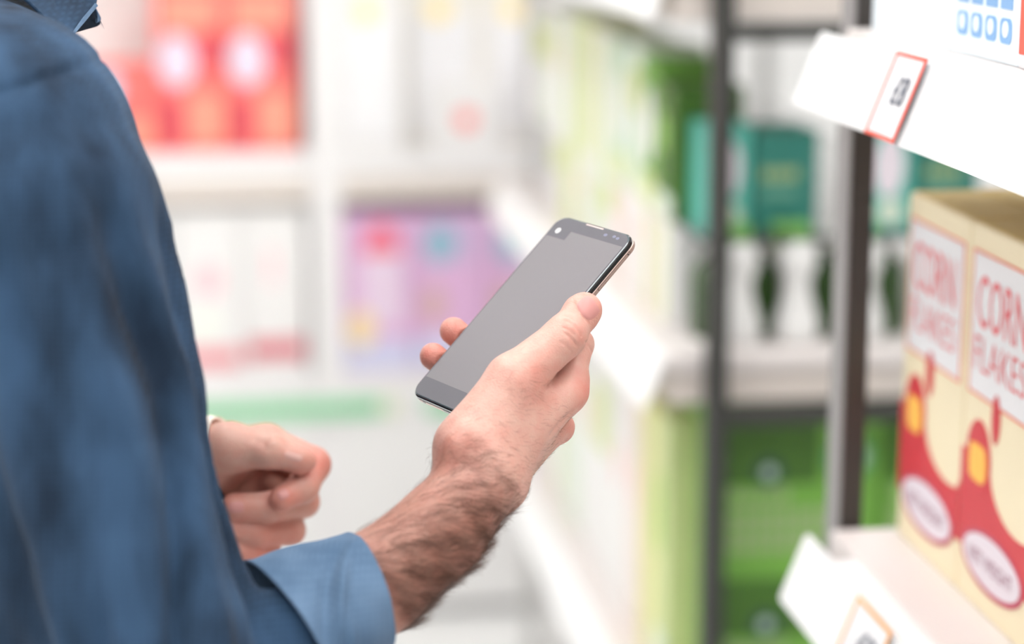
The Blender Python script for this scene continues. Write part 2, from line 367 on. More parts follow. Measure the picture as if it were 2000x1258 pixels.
# ------------------------------------------------------------------ second shelf unit further along the aisle
S2, E2 = 2.40, 3.92
unit2 = empty('shelf_unit', S2, 0.555, 0.0)
tag(unit2, 'open shelf unit with charcoal posts beyond the gap, full of green goods', 'shelving')
L2 = E2 - S2
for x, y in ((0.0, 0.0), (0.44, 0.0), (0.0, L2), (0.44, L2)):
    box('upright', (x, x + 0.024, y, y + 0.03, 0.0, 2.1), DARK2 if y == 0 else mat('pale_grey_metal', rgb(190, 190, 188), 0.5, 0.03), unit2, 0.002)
for z in (0.462, 0.943, 1.397):
    sb2 = box('shelf_board', (-0.05, 0.46, 0.032, L2, z - 0.030, z), SHELFT, unit2, 0.008)
    box('board_skirt', (-0.04, 0.46, 0.038, L2, z - 0.065, z - 0.0305), mat('under_board_beige', rgb(218, 208, 200), 0.6), sb2, 0.002)
    bx = box('end_bar', (0.026, 0.438, 0.002, 0.03, z - 0.086, z - 0.066), DARK2, unit2)
    hd, ft = Vector((-0.052, 0, z + 0.002)), Vector((-0.076, 0, z - 0.062)); sl = (ft - hd).normalized(); nrm = Vector((sl.z, 0, -sl.x))
    bm = bmesh.new(); R0 = rrect(0.01, L2, 0, (ft - hd).length, 0.008); org = Vector((hd.x, 0, hd.z))
    a = [bm.verts.new(org + Vector((0, 1, 0)) * x + sl * y) for x, y in R0]; c = [bm.verts.new(org + Vector((0, 1, 0)) * x + sl * y - nrm * 0.003) for x, y in R0]
    n = len(R0); bm.faces.new(a); bm.faces.new(c[::-1])
    for i in range(n): bm.faces.new((a[i], a[(i + 1) % n], c[(i + 1) % n], c[i]))
    bm_obj('price_rail', bm, RAIL, unit2)
box('riser_shelf', (0.0, 0.46, 0.06, L2, 1.069, 1.075), mat('clear_acrylic', (0.95, 0.97, 0.95, 1), 0.15, 0.0, trans=1.0), unit2, 0.001)
for y in (0.08, L2 / 2, L2 - 0.06):
    for x in (0.02, 0.43): box('riser_leg', (x, x + 0.008, y, y + 0.008, 0.943, 1.069), WHITE, unit2, 0)

GREEN = mat('pack_green', rgb(108, 162, 62), 0.5, 0.10, 18)
DGREEN = mat('pack_dark_green', rgb(62, 104, 26), 0.5, 0.15, 14)
LIME = mat('pack_lime', rgb(204, 213, 152), 0.5, 0.08, 12)
MINT = mat('pack_mint', rgb(210, 222, 204), 0.5, 0.05, 12)
TEAL = mat('pack_teal', rgb(40, 118, 106), 0.5, 0.08, 12)
LTEAL = mat('pack_light_teal', rgb(86, 176, 160), 0.5, 0.06, 12)
PALEW = mat('pack_white', rgb(226, 225, 223), 0.45, 0.02)
PEACH = mat('pack_peach', rgb(226, 212, 204), 0.5, 0.05, 12)
YELL = mat('pack_yellow', rgb(222, 212, 146), 0.5, 0.06, 12)
BOTG = mat('bottle_green', rgb(36, 70, 12), 0.25, 0.25, 25)
EMBL = mat('emblem_dark', rgb(40, 74, 58), 0.5, 0.1)
SAGE = mat('print_sage', rgb(150, 170, 120), 0.5, 0.1)
BADGE = mat('badge_pale', rgb(180, 205, 185), 0.5, 0.05)

# green cartons on the low shelf, end faces towards the camera
def green_carton(x, z, wd, ht, label):
    o = empty('green_carton', S2 + 0.045, 0.555 + x, z); tag(o, label, 'box', 'green cartons on the low shelf')
    bm = bmesh.new(); add_box(bm, 0, wd, 0, 0.3, 0, ht, 0.003); bm_obj('carton', bm, GREEN, o)
    org, ex, ey = (0, -0.0001, 0), (1, 0, 0), (0, 0, 1)
    flat('dark_field', rect(0.003, wd * 0.62, ht * 0.60, ht * 0.985), org, ex, ey, DGREEN, o, 0.0003)
    e = flat('emblem', ell(wd * 0.30, ht * 0.68, 0.019, 0.019, 20), org, ex, ey, EMBL, o, 0.0008)
    flat('emblem_ring', ell(wd * 0.30, ht * 0.68, 0.008, 0.008, 14), org, ex, ey, BADGE, e, 0.0012)
    bd = flat('badge', ell(wd * 0.80, ht * 0.76, 0.030, 0.030, 22), org, ex, ey, mat('badge_green', rgb(70, 140, 90), 0.5), o, 0.0008)
    flat('badge_spot', ell(wd * 0.82, ht * 0.76, 0.019, 0.016, 18), org, ex, ey, BADGE, bd, 0.0012)
    for i in range(6):
        flat('script_mark', rrect(0.012 + i * 0.0125, 0.012 + i * 0.0125 + 0.010, ht * 0.49, ht * (0.575 if i % 5 == 0 else 0.55), 0.003, 3), org, ex, ey, SAGE, o, 0.0008)
    for r_ in range(3):
        for i in range(9):
            flat('text_mark', rect(0.010 + i * 0.0165, 0.010 + i * 0.0165 + 0.0125, ht * (0.16 + 0.10 * r_), ht * (0.235 + 0.10 * r_)), org, ex, ey, SAGE, o, 0.0006)
    return o
h = 0.194
green_carton(0.028, 0.462, 0.198, h, 'green carton directly below the topmost left green carton')
green_carton(0.028, 0.462 + h, 0.198, h, 'topmost left green carton seen between the two dark posts')
green_carton(0.232, 0.462, 0.198, h, 'green carton under the one showing right of the brown post')
green_carton(0.232, 0.462 + h, 0.198, h, 'green carton showing right of the brown post, behind the cereal')

# teal boxes on the riser
tb = [(0.012, 0.055, LTEAL, 'light teal box with a pale oval next to the charcoal post'), (0.072, 0.078, TEAL, 'dark teal box with pale print left of the brown post'),
      (0.212, 0.058, LTEAL, 'light teal box right of the brown post, above the cereal'), (0.276, 0.075, TEAL, 'dark teal box under the upper white price rail')]
for x, wd, m, lab in tb:
    o = empty('teal_box', S2 + 0.09, 0.555 + x, 1.075); tag(o, lab, 'box', 'teal boxes on the riser shelf')
    hh = 0.122 if m is TEAL else 0.130
    bm = bmesh.new(); add_box(bm, 0, wd, 0, 0.11, 0, hh, 0.002); bm_obj('carton', bm, m, o)
    org, ex, ey = (0, -0.0001, 0), (1, 0, 0), (0, 0, 1)
    if m is LTEAL:
        flat('pale_oval', ell(wd * 0.45, hh * 0.60, wd * 0.34, hh * 0.30, 20), org, ex, ey, LILAC, o, 0.0006)
        flat('mint_spot', ell(wd * 0.5, hh * 0.17, wd * 0.3, hh * 0.12, 16), org, ex, ey, MINT, o, 0.0006)
    else:
        for i in range(4): flat('text_mark', rect(wd * (0.12 + i * 0.15), wd * (0.24 + i * 0.15), hh * 0.52, hh * 0.64), org, ex, ey, SAGE, o, 0.0006)
        flat('text_line', rect(wd * 0.12, wd * 0.68, hh * 0.36, hh * 0.44), org, ex, ey, mat('print_teal', rgb(96, 150, 130), 0.5), o, 0.0006)

# spray bottles (white, waisted, green trigger cap) and green bottles on the shelf
def spray(label):
    o = empty('spray_bottle', 0, 0, 0); tag(o, label, 'bottle', 'white bottles at the end of the shelf')
    bm = bmesh.new(); add_lathe(bm, [(0.024, 0), (0.027, 0.004), (0.026, 0.03), (0.017, 0.06), (0.016, 0.075), (0.024, 0.10), (0.022, 0.115), (0.012, 0.126)], 20)
    bm_obj('bottle_body', bm, PALEW, o, True)
    bm = bmesh.new(); add_box(bm, -0.012, 0.012, -0.012, 0.012, 0.126, 0.144, 0.003); add_box(bm, -0.034, 0.012, -0.007, 0.007, 0.136, 0.147, 0.003)
    add_box(bm, -0.028, -0.022, -0.005, 0.005, 0.118, 0.138, 0.002)
    bm_obj('trigger_head', bm, mat('cap_green', rgb(110, 165, 80), 0.4), o)
    bm = bmesh.new(); add_lathe(bm, [(0.0265, 0.008), (0.0274, 0.010), (0.0266, 0.028), (0.0256, 0.030)], 20)
    bm_obj('bottle_band', bm, PALEW, o, True)
    return o
sp = spray('white waisted spray bottle beside the charcoal post'); sp.location = G(S2 + 0.075, 0.555 + 0.052, LZ)
dup(sp, G(S2 + 0.075, 0.555 + 0.124, LZ), 'white waisted spray bottle just left of the brown post')
dup(sp, G(S2 + 0.075, 0.555 + 0.205, LZ), 'white waisted spray bottle just right of the brown post')
def gbottle(label):
    o = empty('green_bottle', 0, 0, 0); tag(o, label, 'bottle', 'dark green bottles at the end of the shelf')
    bm = bmesh.new(); add_lathe(bm, [(0.025, 0), (0.027, 0.003), (0.027, 0.075), (0.023, 0.088), (0.010, 0.098), (0.010, 0.108)], 20)
    bm_obj('bottle_body', bm, BOTG, o, True)
    bm = bmesh.new(); add_lathe(bm, [(0.012, 0.106), (0.0125, 0.108), (0.0125, 0.126), (0.011, 0.129)], 16)
    bm_obj('bottle_cap', bm, PALEW, o, True)
    return o
gb = gbottle('dark green bottle between two white bottles, left of the brown post'); gb.location = G(S2 + 0.12, 0.555 + 0.088, LZ)
dup(gb, G(S2 + 0.12, 0.555 + 0.168, LZ), 'dark green bottle half hidden by the left edge of the brown post')
dup(gb, G(S2 + 0.12, 0.555 + 0.030, LZ), 'dark green bottle half hidden behind the charcoal post')
dup(gb, G(S2 + 0.12, 0.555 + 0.245, LZ), 'dark green bottle right of the brown post beside the cereal')

# packs along the aisle face of the second unit
def pack(name, s, wd, ht, dp, z, t, m, spots, label, group):
    o = empty(name, s, t, z); tag(o, label, 'package', group)
    bm = bmesh.new(); add_box(bm, 0, dp, -wd, 0, 0, ht, 0.004); bm_obj('carton', bm, m, o)
    org, ex, ey = (-0.0001, 0, 0), (0, -1, 0), (0, 0, 1)
    for nm, pts, mm in spots: flat(nm, [(x * wd, y * ht) for x, y in pts], org, ex, ey, mm, o, 0.0008)
    return o
PINKP = mat('pink_print', rgb(240, 200, 196), 0.5)
def aisle_row(z, items, t, group, where):
    s = S2 + 0.17
    for i, (wd, ht, m, kind, desc) in enumerate(items):
        sp_ = {'oval': [('pale_oval', ell(0.5, 0.55, 0.36, 0.26, 20), PALEW), ('lime_foot', rect(0.02, 0.98, 0.02, 0.22), LIME)],
               'band': [('green_band', rect(0.02, 0.98, 0.55, 0.85), LIME)], 'stripe': [('green_stripe', rect(0.3, 0.62, 0.03, 0.97), LIME)],
               'plain': [('pink_dot', ell(0.5, 0.6, 0.16, 0.10, 14), PINKP)],
               'leaf': [('leaf_mark', ell(0.4, 0.62, 0.22, 0.16, 16), mat('leaf_print', rgb(150, 196, 96), 0.5)), ('pale_foot', rect(0.02, 0.98, 0.02, 0.18), MINT)]}[kind]
        s += wd + 0.006
        pack('package', s, wd, ht, 0.09, z, t, m, sp_, desc + where, group)
    return s
T2 = 0.545
aisle_row(1.075, [(0.10, 0.17, DGREEN, 'leaf', 'dark green package with leaf print nearest the charcoal post'), (0.10, 0.19, GREEN, 'oval', 'green package with a big pale oval, second from the charcoal post'),
                  (0.09, 0.20, MINT, 'band', 'mint package with lime band, third from the post'), (0.10, 0.19, BADGE, 'oval', 'grey green package with pale oval, fourth from the post'),
                  (0.09, 0.20, MINT, 'stripe', 'mint package with a lime stripe, fifth from the post'), (0.10, 0.20, PALEW, 'stripe', 'white package with a lime stripe, sixth from the post'),
                  (0.10, 0.21, LIME, 'band', 'lime package, seventh from the post'), (0.11, 0.21, MINT, 'stripe', 'mint package with lime stripe at the far end'), (0.11, 0.2, PALEW, 'plain', 'white package with pink dot, ninth from the post'), (0.12, 0.2, MINT, 'band', 'mint package with lime band, tenth from the post'), (0.12, 0.2, PALEW, 'band', 'white package with lime band at the far end')],
          T2, 'packages on the upper riser along the aisle', ' of the riser')
aisle_row(0.943, [(0.09, 0.13, PALEW, 'stripe', 'white package with lime stripe nearest the charcoal post'), (0.08, 0.14, PEACH, 'stripe', 'peach package with lime stripe, second from the post'),
                  (0.10, 0.14, PALEW, 'plain', 'white package with pink dot, third from the post'), (0.10, 0.13, PEACH, 'plain', 'peach package with pink dot, fourth from the post'),
                  (0.11, 0.14, PALEW, 'band', 'white package with lime band, fifth from the post'), (0.11, 0.14, MINT, 'stripe', 'mint package, sixth from the post'),
                  (0.11, 0.14, PALEW, 'plain', 'white package with pink dot, seventh from the post'), (0.12, 0.14, LIME, 'stripe', 'lime package at the far end'), (0.11, 0.14, PALEW, 'band', 'white package with lime band at the far end')],
          T2, 'packages under the riser along the aisle', ' of the middle shelf')
aisle_row(0.462, [(0.09, 0.36, LIME, 'leaf', 'tall lime package with green leaf beside the charcoal post'), (0.08, 0.36, YELL, 'stripe', 'tall yellow package with lime stripe, second from the post'),
                  (0.09, 0.36, PEACH, 'plain', 'tall peach package with pink dot, third from the post'), (0.13, 0.35, PALEW, 'plain', 'tall white package with pink dot, fourth from the post'),
                  (0.13, 0.35, PALEW, 'band', 'tall white package with lime band, fifth from the post'), (0.13, 0.36, PALEW, 'plain', 'tall white package with pink dot, sixth from the post'),
                  (0.13, 0.35, MINT, 'plain', 'tall mint package, seventh from the post'), (0.13, 0.36, PALEW, 'stripe', 'tall white package with lime stripe at the far end'), (0.14, 0.36, PALEW, 'plain', 'tall white package with pink dot at the far end')],
          T2, 'tall packages on the low shelf along the aisle', ' of the low shelf')
aisle_row(1.397, [(0.12, 0.25, PALEW, 'band', 'white package with lime band nearest the charcoal post'), (0.13, 0.25, PALEW, 'plain', 'white package with pink dot, second from the post'),
                  (0.13, 0.25, MINT, 'stripe', 'mint package with lime stripe, third from the post'), (0.13, 0.25, PALEW, 'plain', 'white package with pink dot, fourth from the post'), (0.13, 0.25, PALEW, 'band', 'white package with lime band, fifth from the post'), (0.13, 0.25, MINT, 'plain', 'mint package with pink dot, sixth from the post'), (0.13, 0.25, PALEW, 'stripe', 'white package with lime stripe, seventh from the post'), (0.13, 0.25, PALEW, 'plain', 'white package with pink dot, eighth from the post'), (0.13, 0.25, MINT, 'band', 'mint package with lime band at the far end')],
          T2, 'packages on the top shelf along the aisle', ' of the top shelf')

#SECTION_BACKSHELF
# ------------------------------------------------------------------ white bay shelving across the end of the aisle
SB = 4.20
BAYW = mat('bay_white', rgb(226, 224, 224), 0.45, 0.015)
def bx_(px): return onS(px, 400, SB)[0]
def bz_(py): return onS(640, py, SB)[1]
bay = empty('wall_shelving', SB, 0, 0); tag(bay, 'white bay shelving across the far end of the aisle with pastel goods', 'shelving')
XL, XM, XR = -0.85, bx_(637), bx_(1090)
D0 = 0.20
BKP = mat('bay_back', rgb(236, 232, 229), 0.6, 0.02)
for x in (XL, XM, XR): box('divider', (x - 0.03, x + 0.03, 0.0, D0, 0.0, 2.2), BAYW, bay, 0.003)
box('back_panel', (XL, XR, D0, D0 + 0.02, 0, 2.2), BKP, bay, 0)
ZT, ZM = bz_(300), bz_(735)
for (a, c) in ((XL + 0.03, XM - 0.03), (XM + 0.03, XR - 0.03)):
    for z in (ZT, ZM, 1.50, 2.15):
        sb = box('shelf_board', (a, c, 0.006, D0, z - 0.03, z), BAYW, bay, 0.003)
        box('shelf_lip', (a, c, -0.010, 0.004, z - 0.045, z + 0.006), BAYW, sb, 0.003)
        if z == ZT: box('shelf_shade_strip', (a, c, -0.004, 0.006, z - 0.092, z - 0.046), mat('under_board_beige', rgb(218, 208, 200), 0.6), sb, 0.002)  # beige strip paints the shade under the shelf board
    box('plinth_drawer', (a, c, -0.006, D0, 0.02, ZM - 0.052), mat('plinth_white', rgb(226, 225, 224), 0.4, 0.01), bay, 0.004)
STRG = mat('strip_green', rgb(128, 200, 150), 0.5, 0.03); STRY = mat('strip_pale', rgb(216, 226, 190), 0.5, 0.03)
def strip(px0, px1, m, nm, lab):
    o = box('shelf_strip', (bx_(px0), bx_(px1), -0.016, -0.0105, bz_(812), bz_(779)), m, None, 0.001)
    o.location = G(SB, 0, 0); o.rotation_euler = (0, 0, AISLE); return tag(o, lab, 'label strip')
box('drawer_rail', (XL + 0.03, XR - 0.03, -0.0100, 0.0, bz_(815), bz_(770)), BAYW, bay, 0.002)
strip(150, 738, STRG, 'a', 'long green label strip along the far white shelving')
strip(745, 770, STRY, 'b', 'short pale yellow label strip after the long green one')
strip(828, 905, STRG, 'c', 'short green label strip behind the bottom of the phone')

def far_box(name, px0, px1, py0, py1, m, prints, label, group, dp=0.12, y=0.012):
    x0, x1, z0, z1 = bx_(px0), bx_(px1), bz_(py1), bz_(py0)
    # local x starts at the box's left side; base sits at z0
    o = empty(name, SB + y, x0, z0); tag(o, label, 'box', group)
    wd, ht = x1 - x0, z1 - z0
    bm = bmesh.new(); add_box(bm, 0, wd, 0, dp, 0, ht, 0.004); bm_obj('carton', bm, m, o)
    for nm, pts, mm, hh in prints: flat(nm, [(p * wd, q * ht) for p, q in pts], (0, -0.0001, 0), (1, 0, 0), (0, 0, 1), mm, o, hh)
    return o
REDB = mat('box_red', rgb(232, 112, 106), 0.5, 0.10, 9); ORG = mat('box_orange', rgb(242, 150, 128), 0.5, 0.06); LAV = mat('print_lavender', rgb(214, 206, 224), 0.5); DRD = mat('print_dark_red', rgb(206, 72, 86), 0.5)
pr = [('orange_patch', rect(0.42, 0.97, 0.06, 0.34), ORG, 0.0006), ('orange_patch', rect(0.1, 0.9, 0.72, 0.92), ORG, 0.0006), ('lavender_oval', ell(0.30, 0.54, 0.27, 0.15, 20), LAV, 0.001), ('dark_patch', rect(0.05, 0.38, 0.04, 0.32), DRD, 0.0006), ('dark_patch', rect(0.62, 0.97, 0.5, 0.7), DRD, 0.0006)]
pr2 = [('orange_patch', rect(0.3, 0.96, 0.1, 0.4), ORG, 0.0006), ('lavender_oval', ell(0.30, 0.75, 0.2, 0.2, 20), LAV, 0.001)]
BASET = 300
def topy(z): return z
far_box('red_box', 450, 583, -40, 297, REDB, pr, 'red box right beside the white divider of far shelving', 'red boxes on the far shelf')
far_box('red_box', 313, 447, -40, 297, REDB, pr, 'red box second left of the white divider of far shelving', 'red boxes on the far shelf')
far_box('red_box', 176, 310, 125, 297, REDB, pr2, 'shorter red box at the left of the red row, by the shoulder', 'red boxes on the far shelf')
YD = mat('dot_yellow', rgb(246, 222, 150), 0.5); RD = mat('dot_red', rgb(240, 120, 112), 0.5); PKM = mat('mark_pink', rgb(236, 190, 196), 0.5); PALEC = mat('pale_carton', rgb(224, 222, 221), 0.5, 0.02); IVC = mat('ivory_carton', rgb(228, 224, 216), 0.5, 0.02)
py_ = [('yellow_dot', ell(0.45, 0.83, 0.15, 0.07, 18), YD, 0.0008), ('pale_panel', rect(0.1, 0.9, 0.08, 0.8), mat('panel_pale', rgb(228, 227, 229), 0.5), 0.0004)]
far_box('white_carton', 664, 792, -30, 297, PALEC, py_, 'tall white carton with yellow dot beside the far divider', 'white cartons with yellow dots')
far_box('ivory_carton', 795, 948, -30, 297, IVC, py_, 'tall ivory carton with yellow dot behind the red dotted carton', 'white cartons with yellow dots', y=0.055)
far_box('ivory_carton', 951, 1075, -30, 297, IVC, py_, 'ivory carton at the right end of the far shelf, behind the green goods', 'white cartons with yellow dots', y=0.055)
far_box('white_carton', 842, 982, 165, 297, PALEC, [('red_dot', ell(0.5, 0.44, 0.14, 0.15, 18), RD, 0.0008)], 'small white carton with one red dot', 'white cartons with yellow dots', 0.042, 0.008)
pm = [('pink_mark', ell(0.5, 0.58, 0.20, 0.10, 16), PKM, 0.0008), ('red_band', rect(0.05, 0.95, 0.06, 0.17), mat('band_red', rgb(222, 140, 146), 0.5), 0.0008), ('mint_patch', ell(0.4, 0.32, 0.24, 0.07, 14), mat('patch_mint', rgb(226, 232, 220), 0.5), 0.0006)]
pm2 = [('red_mark', rect(0.40, 0.52, 0.55, 0.75), PKM, 0.0008), ('red_band', rect(0.05, 0.95, 0.10, 0.22), mat('band_red2', rgb(206, 110, 120), 0.5), 0.0008)]
far_box('white_carton', 338, 468, 405, 733, PALEC, pm, 'white carton with pale pink mark and red band, left of the pair', 'white cartons with red bands')
far_box('white_carton', 471, 596, 405, 733, PALEC, pm2, 'white carton with upright pink mark and red band by the divider', 'white cartons with red bands')
far_box('white_carton', 205, 335, 405, 733, PALEC, pm, 'white carton with red band half behind the blue sleeve', 'white cartons with red bands')
PUR = mat('toy_purple', rgb(214, 172, 208), 0.5, 0.06, 9); PURD = mat('toy_violet', rgb(196, 172, 206), 0.5); ROSE = mat('toy_rose', rgb(226, 110, 130), 0.5); PLAV = mat('toy_lilac', rgb(222, 200, 220), 0.5); TEALD = mat('toy_teal', rgb(130, 180, 196), 0.5); LBLU = mat('toy_blue', rgb(202, 204, 230), 0.5)
pp = [('rose_arch', ell(0.55, 0.62, 0.30, 0.33, 20, 0, math.pi), ROSE, 0.0006), ('lilac_panel', rect(0.25, 0.85, 0.3, 0.74), PLAV, 0.0010), ('yellow_spot', ell(0.25, 0.28, 0.19, 0.12, 16), mat('toy_yellow', rgb(236, 212, 160), 0.5), 0.0014), ('blue_foot', rect(0.02, 0.98, 0.02, 0.20), LBLU, 0.0005)]
pq = [('teal_spot', ell(0.35, 0.80, 0.2, 0.12, 18), TEALD, 0.0010), ('violet_field', rect(0.1, 0.9, 0.68, 0.96), PURD, 0.0005), ('blue_foot', rect(0.02, 0.98, 0.02, 0.22), LBLU, 0.0005), ('tan_spot', ell(0.25, 0.42, 0.18, 0.12, 14), mat('toy_tan', rgb(206, 170, 170), 0.5), 0.0006)]
far_box('pink_box', 668, 808, 420, 733, PUR, pp, 'pink box with rose arch and yellow spot on the far shelf', 'pink boxes on the far shelf')
far_box('pink_box', 811, 951, 420, 733, PUR, pq, 'pink box with teal spot left of the phone top on far shelf', 'pink boxes on the far shelf')
far_box('pink_box', 954, 1080, 420, 733, PUR, pq, 'pink box on far shelf hidden behind the phone', 'pink boxes on the far shelf')

#SECTION_PHONE
# ------------------------------------------------------------------ smartphone
PC = np.array([0.0061, 1.348, 1.2224])
PR = np.array([0.5917, -0.8047, -0.0488]); PR /= np.linalg.norm(PR)
PU = np.array([0.6211, 0.4164, 0.664]); PU -= PR * (PU @ PR); PU /= np.linalg.norm(PU)
PN = np.cross(PR, PU)
PW, PL, PT = 0.0781, 0.1597, 0.0076
ph = bpy.data.objects.new('smartphone', None); link(ph); ph.empty_display_size = 0.03
ph.matrix_world = Matrix([[PR[i], PU[i], PN[i], PC[i]] for i in range(3)] + [[0, 0, 0, 1]])
tag(ph, 'black smartphone with a blank screen in painted reflection grey held in the hand', 'phone')
BLK = mat('gloss_black', rgb(14, 15, 17), 0.12, 0.0, coat=0.5)
ROSEM = mat('rose_metal', rgb(205, 182, 172), 0.32, 0.03, metal=0.85)
def plate(name, layers, m, parent, inset_top=True, seg=9):
    """stack of rounded rectangles: (inset, z) from back to front"""
    bm = bmesh.new(); rings = []
    for ins, z, rad in layers:
        rings.append([bm.verts.new((x, y, z)) for x, y in rrect(-PW / 2 + ins, PW / 2 - ins, -PL / 2 + ins, PL / 2 - ins, rad, seg)])
    n = len(rings[0])
    for a, b in zip(rings, rings[1:]):
        for i in range(n): bm.faces.new((a[i], a[(i + 1) % n], b[(i + 1) % n], b[i]))
    bm.faces.new(rings[0][::-1]); bm.faces.new(rings[-1])
    return bm_obj(name, bm, m, parent)
fr = plate('metal_frame', [(0.0012, -0.0074, 0.0075), (0.0, -0.0062, 0.009), (0.0, -0.0038, 0.009), (0.0004, -0.0034, 0.0088)], ROSEM, ph); fr['label'] = 'rose grey metal side frame'
plate('back_cover', [(0.0035, -0.0078, 0.006), (0.0012, -0.0074, 0.0075)], BLK, ph)
plate('black_bezel', [(0.0003, -0.0034, 0.0088), (0.0001, -0.0030, 0.009), (0.0002, -0.0012, 0.009), (0.0009, -0.0006, 0.0085)], BLK, ph)
GLS = mat('screen_glass', rgb(98, 96, 102), 0.08, 0.01, coat=0.6)  # glass and display greyed to carry the reflected ceiling in their colour
DSP = mat('screen_display', rgb(126, 122, 125), 0.12, 0.012, 14, coat=0.5)
RIM = mat('glass_rim', rgb(70, 84, 88), 0.08, 0.0, coat=1.0)
plate('glass_rim', [(0.0009, -0.0006, 0.0085), (0.0010, -0.0003, 0.0084), (0.0016, 0.0, 0.0080)], RIM, ph)
fg = plate('front_glass', [(0.0016, -0.0001, 0.0080), (0.0017, 0.00004, 0.0079)], GLS, ph)
def onface(name, pts, m, parent=ph, z=0.00004, h=0.00006):
    return flat(name, [(x / 1000, y / 1000) for x, y in pts], (0, 0, z), (1, 0, 0), (0, 1, 0), m, parent, h)
onface('display', [(-36.3, -64.6), (36.3, -64.6), (36.3, 69.0), (-17.0, 69.0), (-17.0, 61.5), (-36.3, 61.5)], DSP)
onface('front_camera', ell(-29.3, 67.2, 2.3, 2.3, 22), mat('camera_lens', rgb(214, 212, 214), 0.2, 0.0), z=0.00006)
onface('earpiece', rect(-9.4, 8.4, 77.2, 78.3), mat('earpiece_mesh', rgb(214, 192, 186), 0.4), z=0.00006)
onface('earpiece_slot', rect(-9.8, 8.8, 78.3, 78.8), BLK, z=0.00008)
SNS = mat('sensor_window', rgb(128, 128, 148), 0.1)
onface('sensor', ell(14.1, 74.0, 1.8, 1.2, 16), SNS, z=0.00006); onface('sensor', ell(22.5, 74.6, 1.6, 1.1, 16), SNS, z=0.00006); onface('sensor', ell(26.5, 74.0, 1.6, 1.1, 16), SNS, z=0.00006)
# card tray on the right side
sx = PW / 2 + 0.00002
def side(name, pts, m, parent, off=0.0, h=0.00012): return flat(name, [(x / 1000, y / 1000) for x, y in pts], (sx + off, 0, 0), (0, 1, 0), (0, 0, 1), m, parent, h)
tr_ = side('card_tray_gap', rrect(36.6, 70.0, -6.05, -4.0, 1.0), BLK, fr, -0.00005, 0.00008)
side('card_tray', rrect(36.9, 69.7, -5.85, -4.2, 0.82), ROSEM, fr, 0.00001, 0.00012)
side('tray_pinhole', ell(67.8, -5.02, 0.55, 0.55, 14), BLK, fr, 0.0001, 0.0001)
# bottom edge: port, speaker holes
def bottom(name, pts, m, off=0.00002, h=0.0001): return flat(name, [(x / 1000, y / 1000) for x, y in pts], (0, -PL / 2 - off, 0), (1, 0, 0), (0, 0, 1), m, fr, h)
bottom('charging_port', rrect(-4.5, 4.5, -6.3, -3.7, 1.2), BLK)
bottom('audio_jack', ell(-26, -5.0, 1.5, 1.1, 16), BLK)
for i in range(5): bottom('speaker_hole', ell(12 + 3 * i, -5.0, 0.8, 0.8, 12), BLK)

